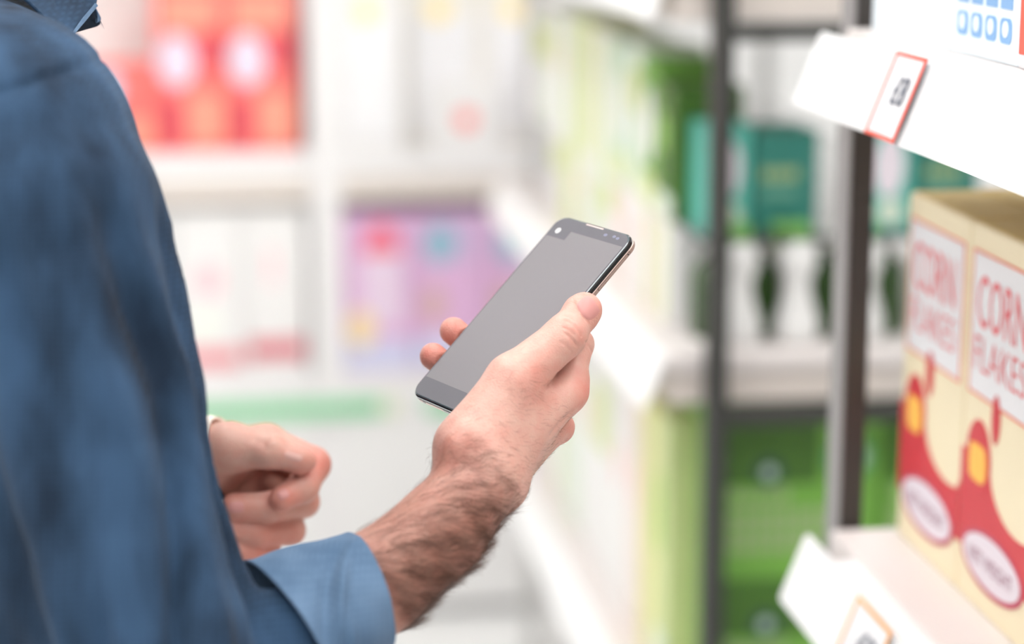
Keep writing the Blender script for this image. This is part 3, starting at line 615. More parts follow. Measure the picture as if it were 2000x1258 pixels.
#SECTION_SDF
# ------------------------------------------------------------------ smooth bodies from tapered capsules
def smin(a, b, k):
    h_ = np.maximum(k - np.abs(a - b), 0) / k
    return np.minimum(a, b) - h_ * h_ * k * 0.25
class Body:
    FAR = 0.04
    def __init__(self): self.pr = []; self.post = []
    def add(self, a, b, ra, rb, k0=0.006, k1=None, flat_n=None, flat_f=1.0):
        self.pr.append((np.asarray(a, float), np.asarray(b, float), ra, rb, k0, k0 if k1 is None else k1, flat_n, flat_f))
    def chain(self, pts, ks):
        for (p, q, k) in zip(pts, pts[1:], ks if isinstance(ks, (list, tuple)) else [ks] * (len(pts) - 1)):
            self.add(p[0], q[0], p[1], q[1], k)
    @staticmethod
    def core(pm, X, Y, Z):
        a, b, ra, rb, k0, k1, fn, ff = pm
        ba = b - a; L = max(ba @ ba, 1e-12)
        x, y, z = X - a[0], Y - a[1], Z - a[2]
        h_ = np.clip((x * ba[0] + y * ba[1] + z * ba[2]) / L, 0, 1)
        x = x - h_ * ba[0]; y = y - h_ * ba[1]; z = z - h_ * ba[2]
        d2 = x * x + y * y + z * z
        if fn is not None:
            wn = x * fn[0] + y * fn[1] + z * fn[2]; d2 = d2 + (1 / ff ** 2 - 1) * wn * wn
        return np.sqrt(d2) - (ra + (rb - ra) * h_), k0 + (k1 - k0) * h_
    def bounds(self, pm):
        a, b, ra, rb, k0, k1, fn, ff = pm; r = max(ra, rb) + max(k0, k1) + 0.012
        return np.minimum(a, b) - r, np.maximum(a, b) + r
    def eval(self, pts):
        d = np.full(len(pts), self.FAR)
        for pm in self.pr:
            lo, hi = self.bounds(pm)
            ix = np.nonzero(np.all((pts > lo) & (pts < hi), axis=1))[0]
            if len(ix) == 0: continue
            q = pts[ix]; dd, k = self.core(pm, q[:, 0], q[:, 1], q[:, 2]); d[ix] = smin(d[ix], dd, k)
        for f in self.post: d = f(d, pts)
        return d
    def mesh(self, res, lo=None, hi=None):
        bs = [self.bounds(pm) for pm in self.pr]
        lo = np.min([b[0] for b in bs], 0) if lo is None else lo; hi = np.max([b[1] for b in bs], 0) if hi is None else hi
        n = np.ceil((hi - lo) / res).astype(int) + 1
        ax = [lo[i] + res * np.arange(n[i]) for i in range(3)]
        g = np.full(n, self.FAR, np.float32)
        for pm in self.pr:
            l, h_ = self.bounds(pm)
            i0 = np.clip(np.floor((l - lo) / res).astype(int), 0, n); i1 = np.clip(np.ceil((h_ - lo) / res).astype(int) + 1, 0, n)
            if np.any(i1 <= i0): continue
            sl = tuple(slice(a_, b_) for a_, b_ in zip(i0, i1))
            X = ax[0][sl[0]][:, None, None]; Y = ax[1][sl[1]][None, :, None]; Z = ax[2][sl[2]][None, None, :]
            dd, k = self.core(pm, X, Y, Z); g[sl] = smin(g[sl], dd, k)
        if self.post:                                  # only near the surface
            ix = np.nonzero(np.abs(g) < 0.014)
            pts = np.stack([ax[i][ix[i]] for i in range(3)], 1); d = g[ix].astype(float)
            for f in self.post: d = f(d, pts)
            g[ix] = d
        return self.nets(g, lo, res)
    def nets(self, g, lo, res):
        s = g < 0
        nx, ny, nz = g.shape
        cs = np.zeros((nx - 1, ny - 1, nz - 1), np.int8)
        for dx in (0, 1):
            for dy in (0, 1):
                for dz in (0, 1): cs += s[dx:nx - 1 + dx, dy:ny - 1 + dy, dz:nz - 1 + dz]
        act = np.argwhere((cs > 0) & (cs < 8))
        idx = -np.ones((nx - 1, ny - 1, nz - 1), np.int64); idx[tuple(act.T)] = np.arange(len(act))
        acc = np.zeros((len(act), 3)); cnt = np.zeros(len(act))
        cor = [np.array(c) for c in ((0, 0, 0), (1, 0, 0), (0, 1, 0), (1, 1, 0), (0, 0, 1), (1, 0, 1), (0, 1, 1), (1, 1, 1))]
        for a, b in ((0, 1), (2, 3), (4, 5), (6, 7), (0, 2), (1, 3), (4, 6), (5, 7), (0, 4), (1, 5), (2, 6), (3, 7)):
            ga = g[tuple((act + cor[a]).T)].astype(float); gb_ = g[tuple((act + cor[b]).T)].astype(float)
            mk = (ga < 0) != (gb_ < 0); t = np.where(mk, ga / np.where(mk, ga - gb_, 1), 0)
            p = cor[a] + t[:, None] * (cor[b] - cor[a]); acc += p * mk[:, None]; cnt += mk
        V = lo + res * (act + acc / cnt[:, None])
        faces = []
        for axs in range(3):
            a1, a2 = (axs + 1) % 3, (axs + 2) % 3
            sl0 = [slice(1, -1)] * 3; sl0[axs] = slice(0, -1); sl1 = list(sl0); sl1[axs] = slice(1, None)
            A, B = s[tuple(sl0)], s[tuple(sl1)]
            e = np.argwhere(A != B); inside = A[tuple(e.T)]
            off = np.array([1, 1, 1]); off[axs] = 0; e = e + off
            d1 = np.zeros(3, int); d1[a1] = 1; d2 = np.zeros(3, int); d2[a2] = 1
            q = np.stack([idx[tuple((e - d1 - d2).T)], idx[tuple((e - d2).T)], idx[tuple(e.T)], idx[tuple((e - d1).T)]], 1)
            q[~inside] = q[~inside][:, ::-1]
            faces.append(q[np.all(q >= 0, 1)])
        Fq = np.concatenate(faces)
        for _ in range(3):
            d = self.eval(V); gr = self.grad(V, res * 0.5); g2 = np.maximum(np.sum(gr * gr, 1), 0.2)
            V = V - np.clip(d / g2, -res, res)[:, None] * gr
        return V, Fq
    def grad(self, V, e=0.0005):
        gr = np.empty_like(V)
        for i in range(3):
            o = np.zeros(3); o[i] = e; gr[:, i] = (self.eval(V + o) - self.eval(V - o)) / (2 * e)
        return gr
    def march(self, px, py, D0, D1=None):
        """first surface point met by the sight line through a point of the frame (a way to find places on the modelled skin)"""
        px, py = np.atleast_1d(px).astype(float), np.atleast_1d(py).astype(float)
        o = np.stack([P(a, b, D0) for a, b in zip(px, py)]); dr = np.stack([P(a, b, 1) - CAM for a, b in zip(px, py)]); dr /= np.linalg.norm(dr, axis=1)[:, None]
        t = np.zeros(len(px))
        for _ in range(90): t += np.clip(self.eval(o + dr * t[:, None]) * 0.7, -0.004, 0.02)
        return o + dr * t[:, None]
def np_mesh(name, V, Fq, mats, parent, matidx=None, attrs=None):
    me = bpy.data.meshes.new(name)
    me.vertices.add(len(V)); me.vertices.foreach_set('co', np.asarray(V, np.float32).ravel())
    me.loops.add(len(Fq) * 4); me.loops.foreach_set('vertex_index', Fq.astype(np.int32).ravel())
    me.polygons.add(len(Fq)); me.polygons.foreach_set('loop_start', np.arange(0, len(Fq) * 4, 4, dtype=np.int32))
    me.update(calc_edges=True); me.polygons.foreach_set('use_smooth', np.ones(len(Fq), bool))
    for m in mats: me.materials.append(m)
    for k, a in (attrs or {}).items():
        at = me.attributes.new(k, 'FLOAT', 'POINT'); at.data.foreach_set('value', np.asarray(a, np.float32))
    return link(bpy.data.objects.new(name, me), parent)
def phone_cut(d, pts):
    q = pts - PC; x, y, z = q @ PR, q @ PU, q @ PN + PT / 2
    ex = np.stack([np.abs(x) - (PW / 2 - 0.009), np.abs(y) - (PL / 2 - 0.009)], 1)
    d2 = np.sqrt(np.sum(np.maximum(ex, 0) ** 2, 1)) + np.minimum(np.max(ex, 1), 0) - 0.009
    dz = np.abs(z) - PT / 2 - 0.0003
    bd = np.where((d2 > 0) & (dz > 0), np.hypot(np.maximum(d2, 0), np.maximum(dz, 0)), np.maximum(d2, dz))
    return np.maximum(d, -(bd - 0.0006))

#SECTION_PERSON
# ------------------------------------------------------------------ the shopper
person = bpy.data.objects.new('person', None); link(person); person.empty_display_size = 0.1
fdir = np.array([0.87, 0.49, 0]); fdir /= np.linalg.norm(fdir); ldir = np.array([-fdir[1], fdir[0], 0])
c0 = np.array([-0.385, 1.405, 0.0])
person.location = c0
tag(person, 'person in a blue shirt with rolled sleeve looking at a phone', 'person')
def rel(V): return np.asarray(V) - c0
def H(px, py, z): return P(px, py, 1.3763 - z / 1000)
def Hp(px, py, z, r): return (H(px, py, z), r / 1000)

hand = Body()
EL = H(440, 1390, 165)
hand.chain([(EL, .027), Hp(640, 1222, 125, 30), Hp(738, 1137, 106, 30), Hp(860, 1036, 88, 27.6), Hp(941, 934, 68, 24.8)], .006)
Wp = (938, 932, 66)
def meta(p0, p1, k=.012): hand.add(H(*p0[:3]), H(*p1[:3]), p0[3] / 1000, p1[3] / 1000, k)
meta((950, 910, 62, 22), (1100, 774, 36, 12), .010)
meta((958, 915, 54, 21), (1076, 832, 12, 12.5), .012)
meta((955, 925, 44, 19), (1042, 868, -8, 11.5), .012)
meta((945, 935, 34, 16), (1000, 900, -25, 10.5), .012)
meta((930, 880, 66, 20), (1030, 790, 46, 13), .012)            # web between thumb and index
# thumb
hand.add(H(910, 868, 66), H(1002, 745, 56), .0176, .0172, .016)
hand.add(H(1002, 745, 56), H(1103, 657, 45), .0164, .0128, .005)
hand.add(H(1103, 657, 45), H(1136, 611, 33), .0122, .0112, .005)
hand.add(H(1136, 611, 33), H(1143, 604, 31), .0112, .0104, .004)
hand.add(H(1096, 664, 50), H(1108, 652, 49), .0100, .0100, .006)   # joint
# index finger, behind the phone
hand.add(H(1100, 774, 36), H(1129, 672, 12), .0118, .0098, .006, .003)
hand.add(H(1129, 672, 12), H(1085, 612, -28), .0092, .0082, .004)
hand.add(H(1085, 612, -28), H(1038, 588, -48), .0082, .0070, .003)
hand.add(H(1116, 770, 32), H(1122, 766, 31), .0062, .0062, .008)   # knuckle
hand.add(H(1128, 742, 28), H(1122, 766, 31), .0058, .0062, .008)
# middle
hand.add(H(1078, 832, 12), H(1006, 742, -18), .0112, .0098, .005, .003)
hand.add(H(1006, 742, -18), H(938, 690, -32), .0094, .0088, .003)
hand.add(H(938, 690, -32), H(886, 647, -32), .0088, .0092, .003)
hand.add(H(1098, 838, 8), H(1100, 834, 6), .0070, .0070, .006)
# ring
hand.add(H(1042, 868, -8), H(960, 782, -18), .0106, .0094, .005, .003)
hand.add(H(960, 782, -18), H(892, 732, -28), .0090, .0086, .003)
hand.add(H(892, 732, -28), H(846, 696, -25), .0086, .0088, .003)
# little finger
hand.add(H(1000, 900, -25), H(936, 842, -32), .0094, .0082, .005, .003)
hand.add(H(936, 842, -32), H(902, 782, -40), .0080, .0074, .003)
hand.add(H(902, 782, -40), H(880, 758, -38), .0074, .0068, .003)
# tendons and wrist bones
hand.add(H(893, 868, 84), H(912, 852, 83), .0055, .0045, .010)
hand.add(H(896, 902, 78), H(890, 908, 78), .0070, .0070, .012)
hand.add(H(985, 960, 60), H(990, 956, 58), .0090, .0090, .014)
hand.post.append(phone_cut)
# creases: shallow grooves along lines on the skin
CREASES = []
def crease(pts, depth, wd):
    q = hand.march([p[0] for p in pts], [p[1] for p in pts], 1.20)
    CREASES.append((q, depth, wd))
def groove(d, pts):
    for q, depth, wd in CREASES:
        lo, hi = q.min(0) - 4 * wd, q.max(0) + 4 * wd
        ix = np.nonzero(np.all((pts > lo) & (pts < hi), axis=1))[0]
        if len(ix) == 0: continue
        pp_ = pts[ix]; best = np.full(len(ix), 1.0)
        for a, b in zip(q, q[1:]):
            ba = b - a; h_ = np.clip((pp_ - a) @ ba / (ba @ ba), 0, 1); best = np.minimum(best, np.linalg.norm(pp_ - a - h_[:, None] * ba, axis=1))
        d = d.copy(); d[ix] += depth * np.exp(-(best / wd) ** 2)
    return d
crease([(1103, 626), (1113, 629), (1123, 637), (1131, 648), (1135, 657)], .0014, .0008)
crease([(1105, 652), (1115, 660), (1129, 677)], .0016, .0008)
crease([(1100, 640), (1112, 645), (1122, 655)], .0008, .0007)
crease([(1099, 617), (1110, 619), (1120, 626)], .0006, .0007)
crease([(1094, 668), (1104, 674), (1116, 688)], .0006, .0008)
crease([(1070, 756), (1080, 742), (1096, 720)], .0016, .0016)
crease([(1076, 850), (1095, 825), (1116, 806)], .0018, .0016)
crease([(1143, 668), (1150, 676), (1156, 688)], .0008, .0009)
crease([(1120, 590), (1124, 600), (1134, 614), (1148, 629)], .0010, .0008)
hand.post.append(groove)
hV, hF = hand.mesh(0.0010)

# left hand
def K(px, py, z): return P(px, py, 1.50 - z / 1000)
lh = Body()
def l(p, q, ra, rb, k0=.004, k1=None): lh.add(K(*p), K(*q), ra / 1000, rb / 1000, k0, k1)
LEL = np.array([-0.52, 1.60, 1.10])
lh.add(LEL, K(330, 935, -15), .040, .029, .01)
l((330, 935, -15), (408, 903, -16), 29, 27, .010)
l((410, 892, -20), (520, 868, -32), 22, 14, .012)       # back of hand / index metacarpal
l((400, 915, -34), (525, 925, -48), 22, 13, .010)
l((400, 950, -36), (510, 985, -48), 20, 13, .010)
l((400, 985, -32), (480, 1040, -42), 19, 12, .010)
l((418, 880, 8), (450, 874, 14), 18.5, 17, .014)          # ball of thumb
l((450, 874, 14), (527, 880, 22), 16, 12.5, .008)
l((527, 880, 22), (585, 899, 20), 11.8, 9.0, .004)
l((585, 899, 20), (597, 901, 18), 9.0, 7.4, .003)
l((520, 866, -32), (610, 908, -10), 13.5, 12.8, .006, .003)  # index
l((610, 908, -10), (592, 952, 10), 12.2, 11, .004)
l((592, 952, 10), (552, 974, 20), 10.8, 9.0, .003)
l((525, 925, -48), (592, 980, -14), 13, 11.6, .004, .003)    # middle
l((592, 980, -14), (530, 990, 8), 11.2, 10.4, .003)
l((530, 990, 8), (458, 990, 14), 10.4, 9.6, .003)
l((510, 985, -48), (567, 1036, -14), 12, 10.6, .004, .003)   # ring
l((567, 1036, -14), (500, 1042, 4), 10.4, 9.8, .003)
l((500, 1042, 4), (440, 1032, 10), 9.8, 9.0, .003)
l((480, 1040, -42), (522, 1076, -14), 10.5, 9.2, .004, .003) # little
l((522, 1076, -14), (490, 1086, 2), 9, 8.4, .003)
l((490, 1086, 2), (462, 1078, 8), 8.4, 7.6, .003)
LCRE = []
def lgroove(d, pts):
    d = d.copy()
    for q, depth, wd in LCRE:
        best = np.min([np.linalg.norm(pts - c, axis=1) for c in q], axis=0); d += depth * np.exp(-(best / wd) ** 2)
    return d
for a in ([(518, 848), (521, 856)], [(548, 856), (556, 866), (560, 872)], [(515, 870), (522, 876)], [(500, 858), (512, 863)]):
    LCRE.append((lh.march([p[0] for p in a], [p[1] for p in a], 1.36), .0012, .003))
lh.post.append(lgroove)
lV, lF = lh.mesh(0.0020)

# trunk, head and legs (mostly outside the frame or under the clothes)
SH_R = P(40, 320, 1.225); SH_L = c0 + ldir * 0.19 + np.array([0, 0, 1.385])
ELR = P(330, 1350, 1.205)
trunk = Body()
def T(f, l_, z): return c0 + fdir * f + ldir * l_ + np.array([0, 0, z])
trunk.add(T(-.015, -.08, 1.28), T(-.015, .08, 1.28), .09, .09, .03); trunk.add(T(0, -.07, 1.02), T(0, .07, 1.02), .10, .10, .03)
trunk.add(T(-.01, 0, 1.28), T(0, 0, 1.0), .095, .1, .03); trunk.add(T(-.01, 0, 1.40), T(.02, 0, 1.52), .055, .058, .03)
trunk.add(T(.02, 0, 1.66), T(.03, 0, 1.73), .078, .085, .02); trunk.add(T(.06, 0, 1.60), T(.065, 0, 1.625), .05, .058, .03)  # skull, jaw
trunk.add(T(.105, 0, 1.685), T(.128, 0, 1.650), .010, .014, .012)                                                        # nose
trunk.add(T(.10, -.028, 1.60), T(.10, .028, 1.60), .012, .012, .012); trunk.add(T(.112, -.018, 1.622), T(.112, .018, 1.622), .007, .007, .006)
trunk.add(T(.095, -.04, 1.705), T(.095, .04, 1.705), .012, .012, .012)                                                   # brow
for sgn in (-1, 1):
    trunk.add(T(.01, .085 * sgn, 1.69), T(.015, .085 * sgn, 1.655), .016, .011, .006)                                    # ear
    trunk.add(T(.095, .032 * sgn, 1.69), T(.097, .032 * sgn, 1.69), .012, .012, .003)                                    # eye
    trunk.add(T(0, .09 * sgn, .93), T(.01, .10 * sgn, .50), .085, .058, .03); trunk.add(T(.01, .10 * sgn, .50), T(-.02, .11 * sgn, .09), .055, .038, .02)
    trunk.add(T(-.02, .11 * sgn, .06), T(.12, .12 * sgn, .04), .030, .025, .02)
trunk.add(SH_R, ELR, .050, .034, .03); trunk.add(ELR, EL, .032, .027, .02); trunk.add(T(0, -.10, 1.36), SH_R, .06, .055, .03)
trunk.add(SH_L, LEL, .050, .038, .03); trunk.add(T(0, .10, 1.36), SH_L, .06, .055, .03)
tV, tF = trunk.mesh(0.008)

SKIN = skin_mat('skin', rgb(208, 166, 151), rgb(204, 112, 98))
allV = np.concatenate([hV, lV, tV]); allF = np.concatenate([hF, lF + len(hV), tF + len(hV) + len(lV)])
red = np.zeros(len(allV))
def redden(c, r, a):
    global red
    red = np.maximum(red, a * np.exp(-np.sum((allV - c) ** 2, 1) / r ** 2))
for (px, py, z, r, a) in ((888, 650, -30, .014, .75), (845, 700, -24, .014, .75), (1040, 735, 60, .014, .45), (1136, 765, 34, .012, .55), (1105, 838, 8, .013, .5), (1145, 600, 35, .014, .45), (1118, 655, 50, .011, .35), (890, 880, 85, .02, .25)):
    redden(H(px, py, z), r, a)
for (px, py, z, r, a) in ((625, 920, 0, .022, .6), (590, 905, 18, .012, .7), (555, 975, 20, .014, .7), (460, 990, 14, .014, .5), (520, 1070, 0, .03, .5)):
    redden(K(px, py, z), r, a)
ax0, ax1 = H(738, 1138, 105), H(935, 935, 66)
tt = ((allV[:len(hV)] - ax0) @ (ax1 - ax0)) / np.sum((ax1 - ax0) ** 2)
tan = np.zeros(len(allV)); tan[:len(hV)] = np.clip((1.12 - tt) / 0.45, 0, 1) * 0.85
tan[len(hV):len(hV) + len(lV)] = 0.25
body = np_mesh('body', rel(allV), allF, [SKIN], person, attrs={'redness': red, 'tan': tan})

# fingernails: thin curved plates lying on the skin
NAIL = mat('nail', rgb(196, 138, 132), 0.42, 0.05, 60, spec=0.35)
NAILP = mat('nail_pale', rgb(204, 160, 150), 0.36, 0.04, 60, spec=0.4)  # paler, so the left thumbnail's highlight sits in its colour
def nail(bd, cx, cy, L, Wd, D0, m, lift=.0005, n=11):
    g_ = np.linspace(-1, 1, n); pts = []
    for a in g_:
        for b in g_:
            x, y = a, b                                    # square -> rounded plate
            sx_, sy_ = x * math.sqrt(1 - 0.32 * y * y), y * math.sqrt(1 - 0.32 * x * x)
            pts.append((cx + L[0] * sx_ + Wd[0] * sy_, cy + L[1] * sx_ + Wd[1] * sy_, max(abs(a), abs(b))))
    q = bd.march([p[0] for p in pts], [p[1] for p in pts], D0); gr = bd.grad(q); gr /= np.linalg.norm(gr, axis=1)[:, None]
    e = np.array([p[2] for p in pts]); up = lift * (1 - e ** 6)[:, None] + .00005
    top = q + gr * up; bot = q - gr * .0006
    V = np.concatenate([top, bot]); fs = []
    N = n * n
    for i in range(n - 1):
        for j in range(n - 1):
            k = i * n + j; fs.append((k, k + 1, k + n + 1, k + n)); fs.append((N + k, N + k + n, N + k + n + 1, N + k + 1))
    o = mesh_obj('fingernail', rel(V), fs, m, person, True)
    return o
nail(hand, 1149, 602, (13.5, -11.5), (13.5, 17.5), 1.20, NAIL)
nail(lh, 573, 892, (17, 5), (-2, 6.5), 1.38, NAILP)
nail(lh, 553, 966, (10, -5), (5, 9), 1.38, NAIL)
nail(lh, 462, 991, (15, 0), (0, 11), 1.38, NAIL)
nail(lh, 441, 1033, (11, 1), (0, 9), 1.38, NAIL)

# ------------------------------------------------------------------ shirt
shirt = Body()
def S(px, py, D): return P(px, py, D)
sl_ = [(30, 330, 1.225, 71), (60, 430, 1.22, 74), (102, 560, 1.215, 65), (160, 800, 1.21, 61), (194, 960, 1.205, 57.5), (236, 1110, 1.205, 60), (300, 1260, 1.205, 60), (345, 1370, 1.205, 56)]
for p, q in (((20, 620, 1.225), (60, 900, 1.225)), ((60, 900, 1.225), (130, 1150, 1.22)), ((130, 1150, 1.22), (240, 1400, 1.215))): shirt.add(S(*p), S(*q), .058, .056, .018)
for p, q in zip(sl_, sl_[1:]): shirt.add(S(*p[:3]), S(*q[:3]), p[3] / 1000, q[3] / 1000, .006)
shirt.add(S(345, 1370, 1.205), S(590, 1250, 1.245), .050, .034, .006)
shirt.add(S(345, 1370, 1.205), EL, .050, .042, .012); shirt.add(EL, S(540, 1300, 1.235), .039, .033, .006)
shirt.add(S(20, 225, 1.25), S(-60, 150, 1.40), .058, .055, .03)                 # shoulder to neck
shirt.add(S(-60, 140, 1.42), SH_L, .058, .062, .03)
shirt.add(T(-.01, 0, 1.36), T(-.01, 0, 1.425), .075, .062, .02)
shirt.add(T(-.015, -.09, 1.28), T(-.015, .09, 1.28), .106, .106, .03); shirt.add(T(-.005, -.08, 1.05), T(-.005, .08, 1.05), .112, .112, .03); shirt.add(T(0, -.08, .86), T(0, .08, .86), .115, .115, .03)
shirt.add(T(-.01, -.07, 1.30), T(0, -.07, .9), .106, .112, .03); shirt.add(T(-.01, .07, 1.30), T(0, .07, .9), .106, .112, .03)
shirt.add(SH_L, LEL, .068, .058, .03); shirt.add(LEL, K(330, 935, -15), .058, .042, .02)
arm_a, arm_b = S(30, 330, 1.225), S(300, 1260, 1.205); arm_d = (arm_b - arm_a) / np.linalg.norm(arm_b - arm_a)
e1 = np.cross(arm_d, [0, 0, 1.0]); e1 = np.cross(arm_d, FW); e1 /= np.linalg.norm(e1); e2 = np.cross(arm_d, e1)
ph_ = rng.uniform(0, 6.28, 24)
def folds(d, pts):
    q = pts - arm_a; al = q @ arm_d; x, y = q @ e1, q @ e2
    wob = 0.018 * np.sin(al * 11 + ph_[0]) + 0.012 * np.sin(al * 23 + x * 20 + ph_[1])
    th = np.arctan2(x + wob, y)
    f = 0.0055 * np.sin(th * 8 + al * 5 + ph_[2]) + 0.0042 * np.sin(th * 14 - al * 9 + ph_[3]) * np.sin(al * 8 + ph_[4]) + 0.0030 * np.sin(th * 4 + al * 17 + ph_[5])
    f += 0.0026 * np.sin(x * 75 + al * 22 + ph_[6]) * np.sin(al * 15 + y * 30 + ph_[7])
    w_ = np.clip(al / 0.10, 0.25, 1) * np.clip((al - 0.02) * 30, 0.3, 1)
    # yoke: the cloth above the shoulder seam lies a little proud of the sleeve
    hgt = pts[:, 2] - (SEAM_Z + 0.32 * (pts[:, 0] - SEAM_X) - 4.0 * np.clip(pts[:, 0] - SEAM_X, 0, 1) ** 2)
    step = 0.0018 / (1 + np.exp(-hgt / 0.0012)) - 0.0022 * np.exp(-(hgt / 0.0022) ** 2)
    return d - f * w_ - step * np.clip((SEAM_X + 0.030 - pts[:, 0]) / 0.02, 0, 1)
seam = P(70, 158, 1.16); SEAM_Z, SEAM_X = seam[2], seam[0]
shirt.post.append(folds)
shV, shF = shirt.mesh(0.0042)
DENIM = cloth_mat('blue_cotton', rgb(22, 35, 51), rgb(58, 85, 114))
CUFFM = cloth_mat('pale_blue_cotton', rgb(72, 96, 122), rgb(100, 124, 150))
np_mesh('shirt', rel(shV), shF, [DENIM], person)

# rolled cuff: a doubled tube round the forearm with a fold running across it
def ring_pt(c, v1, v2, t): return c + v1 * math.cos(t) + v2 * math.sin(t)
def cuff():
    R_ = []
    stations = 34; seg = 110
    c_a, c_b = P(560, 1232, 1.245), P(722, 1152, 1.262)
    # v1: across (up in view), v2: towards the camera
    v1a, v1b = RT * (-.022) + UP * (.0395) , RT * (-.008) + UP * .0335
    v2a, v2b = -FW * .046 + RT * .025 - UP * .004, -FW * .036 + RT * .0155 - UP * .004
    vs_, fs = [], []
    layers = []
    for lay in (1.0, 0.93):
        rows = []
        for i in range(stations + 1):
            f = i / stations; row = []
            cc = c_a * (1 - f) + c_b * f; a1 = v1a * (1 - f) + v1b * f; a2 = v2a * (1 - f) + v2b * f
            for j in range(seg):
                t = 2 * math.pi * j / seg
                g_ = 1 + 0.018 * math.sin(3 * t + f * 5) + 0.012 * math.sin(7 * t - f * 9 + 1)
                # diagonal crease
                u_ = (f - 0.55) * 1.0 + (t - 0.95) * 0.55
                if -1 < t - 0.95 < 1.2: g_ += (0.13 * math.exp(-(u_ / 0.07) ** 2) - 0.10 * math.exp(-((u_ + 0.17) / 0.09) ** 2)) * math.exp(-((t - 0.95) / 0.55) ** 2)
                u3 = (f - 0.35) + (t - 1.7) * 0.25
                g_ += 0.08 * math.exp(-(u3 / 0.08) ** 2) * math.exp(-((t - 1.8) / 0.5) ** 2)
                g_ += 0.02 * math.exp(-((f - 0.0) / 0.06) ** 2) + 0.015 * math.exp(-((f - 1.0) / 0.05) ** 2)
                row.append(cc + (a1 * math.cos(t) + a2 * math.sin(t)) * g_ * lay)
            rows.append(row)
        layers.append(rows)
    allr = layers[0] + layers[1][::-1]
    for r_ in allr: vs_ += r_
    nr = len(allr)
    for i in range(nr):
        k = (i + 1) % nr
        for j in range(seg): fs.append((i * seg + j, i * seg + (j + 1) % seg, k * seg + (j + 1) % seg, k * seg + j))
    o = mesh_obj('rolled_cuff', rel(np.array(vs_)), fs, CUFFM, person, True); o['label'] = 'paler blue turned-up cuff'
    bm = bmesh.new(); bm.from_mesh(o.data); bmesh.ops.recalc_face_normals(bm, faces=bm.faces); bm.to_mesh(o.data); bm.free()
    md = o.modifiers.new('s', 'SUBSURF'); md.levels = 1; md.render_levels = 1
    return o
cuff()
# pale cuff on the other wrist
def band(c_a, c_b, r0, r1, name, m, lab):
    ax = (c_b - c_a); L = np.linalg.norm(ax); ax = ax / L; a1 = np.cross(ax, [0, 0, 1.0]); a1 /= np.linalg.norm(a1); a2 = np.cross(ax, a1)
    prof = [(0, r0), (0.9, r1), (1.0, r1 - .001), (0.95, r1 - .004), (0.3, r0 - .004)]; vs_, fs = [], []; n = 36
    for f, r in prof:
        for j in range(n):
            t = 2 * math.pi * j / n; vs_.append(c_a + ax * L * f + (a1 * math.cos(t) + a2 * math.sin(t)) * r * (1 + .02 * math.sin(4 * t)))
    for i in range(len(prof)):
        k = (i + 1) % len(prof)
        for j in range(n): fs.append((i * n + j, i * n + (j + 1) % n, k * n + (j + 1) % n, k * n + j))
    o = mesh_obj(name, rel(np.array(vs_)), fs, m, person, True); o['label'] = lab; return o
band(K(300, 906, -8), K(431, 900, 2), .035, .0325, 'cuff', mat('cream_cotton', rgb(236, 226, 214), 0.85, 0.03), 'cream cuff on the other wrist')

# collar: a standing band round the neck, the near leaf with its point and stitched edge, the far leaf with the fold's shade painted navy
def slab(name, pts, th, m, bulge=0.0):
    q = np.array([P(*p_) for p_ in pts]); cen = q.mean(0); nrm = np.cross(q[1] - q[0], q[2] - q[0]); nrm /= np.linalg.norm(nrm)
    if nrm @ (CAM - cen) < 0: nrm = -nrm
    n = len(q); V = [*(q), *(q - nrm * th), cen + nrm * bulge, cen - nrm * (th - bulge)]; fs = []
    for i in range(n):
        k = (i + 1) % n; fs += [(i, k, 2 * n), (n + k, n + i, 2 * n + 1), (k, i, n + i, n + k)]
    o = mesh_obj(name, rel(np.array(V)), fs, m, person)
    bm = bmesh.new(); bm.from_mesh(o.data); bmesh.ops.recalc_face_normals(bm, faces=bm.faces)
    bmesh.ops.bevel(bm, geom=list(bm.edges), offset=0.0006, segments=1, affect='EDGES'); bm.to_mesh(o.data); bm.free(); return o
FOLDSHADE = cloth_mat('fold_shade_navy', rgb(14, 22, 32), rgb(26, 40, 54))  # near-black navy stands for the shade inside the collar fold
slab('collar', [(131, 70, 1.330), (158, 42, 1.352), (186, 10, 1.378), (196, -40, 1.392), (150, -110, 1.40), (40, -110, 1.37), (-60, -70, 1.335), (0, -45, 1.318), (56, 2, 1.315), (95, 40, 1.320)], .003, DENIM, .004)
e_ = slab('collar_edge', [(134, 71, 1.3285), (143, 66, 1.331), (168, 37, 1.353), (191, 8, 1.3765), (185, 4, 1.3755), (159, 35, 1.3505)], .0015, CUFFM)
e_['label'] = 'stitched front edge of the collar'
o = slab('collar_shade', [(146, 57, 1.372), (166, 51, 1.382), (188, 45, 1.392), (196, 40, 1.394), (196, 36, 1.395), (180, 8, 1.392), (160, 20, 1.385)], .003, FOLDSHADE)
o['label'] = 'inner side of the far collar leaf with its shade painted navy'
slab('collar_lit_rim', [(188, 46, 1.386), (197, 42, 1.388), (199, 36, 1.388), (182, 2, 1.386), (176, 2, 1.386), (193, 36, 1.388)], .002, CUFFM)  # paler cloth colour paints the light caught on this edge
band(T(-.012, 0, 1.40), T(-.005, 0, 1.475), .072, .066, 'collar_band', DENIM, 'standing collar band round the neck')

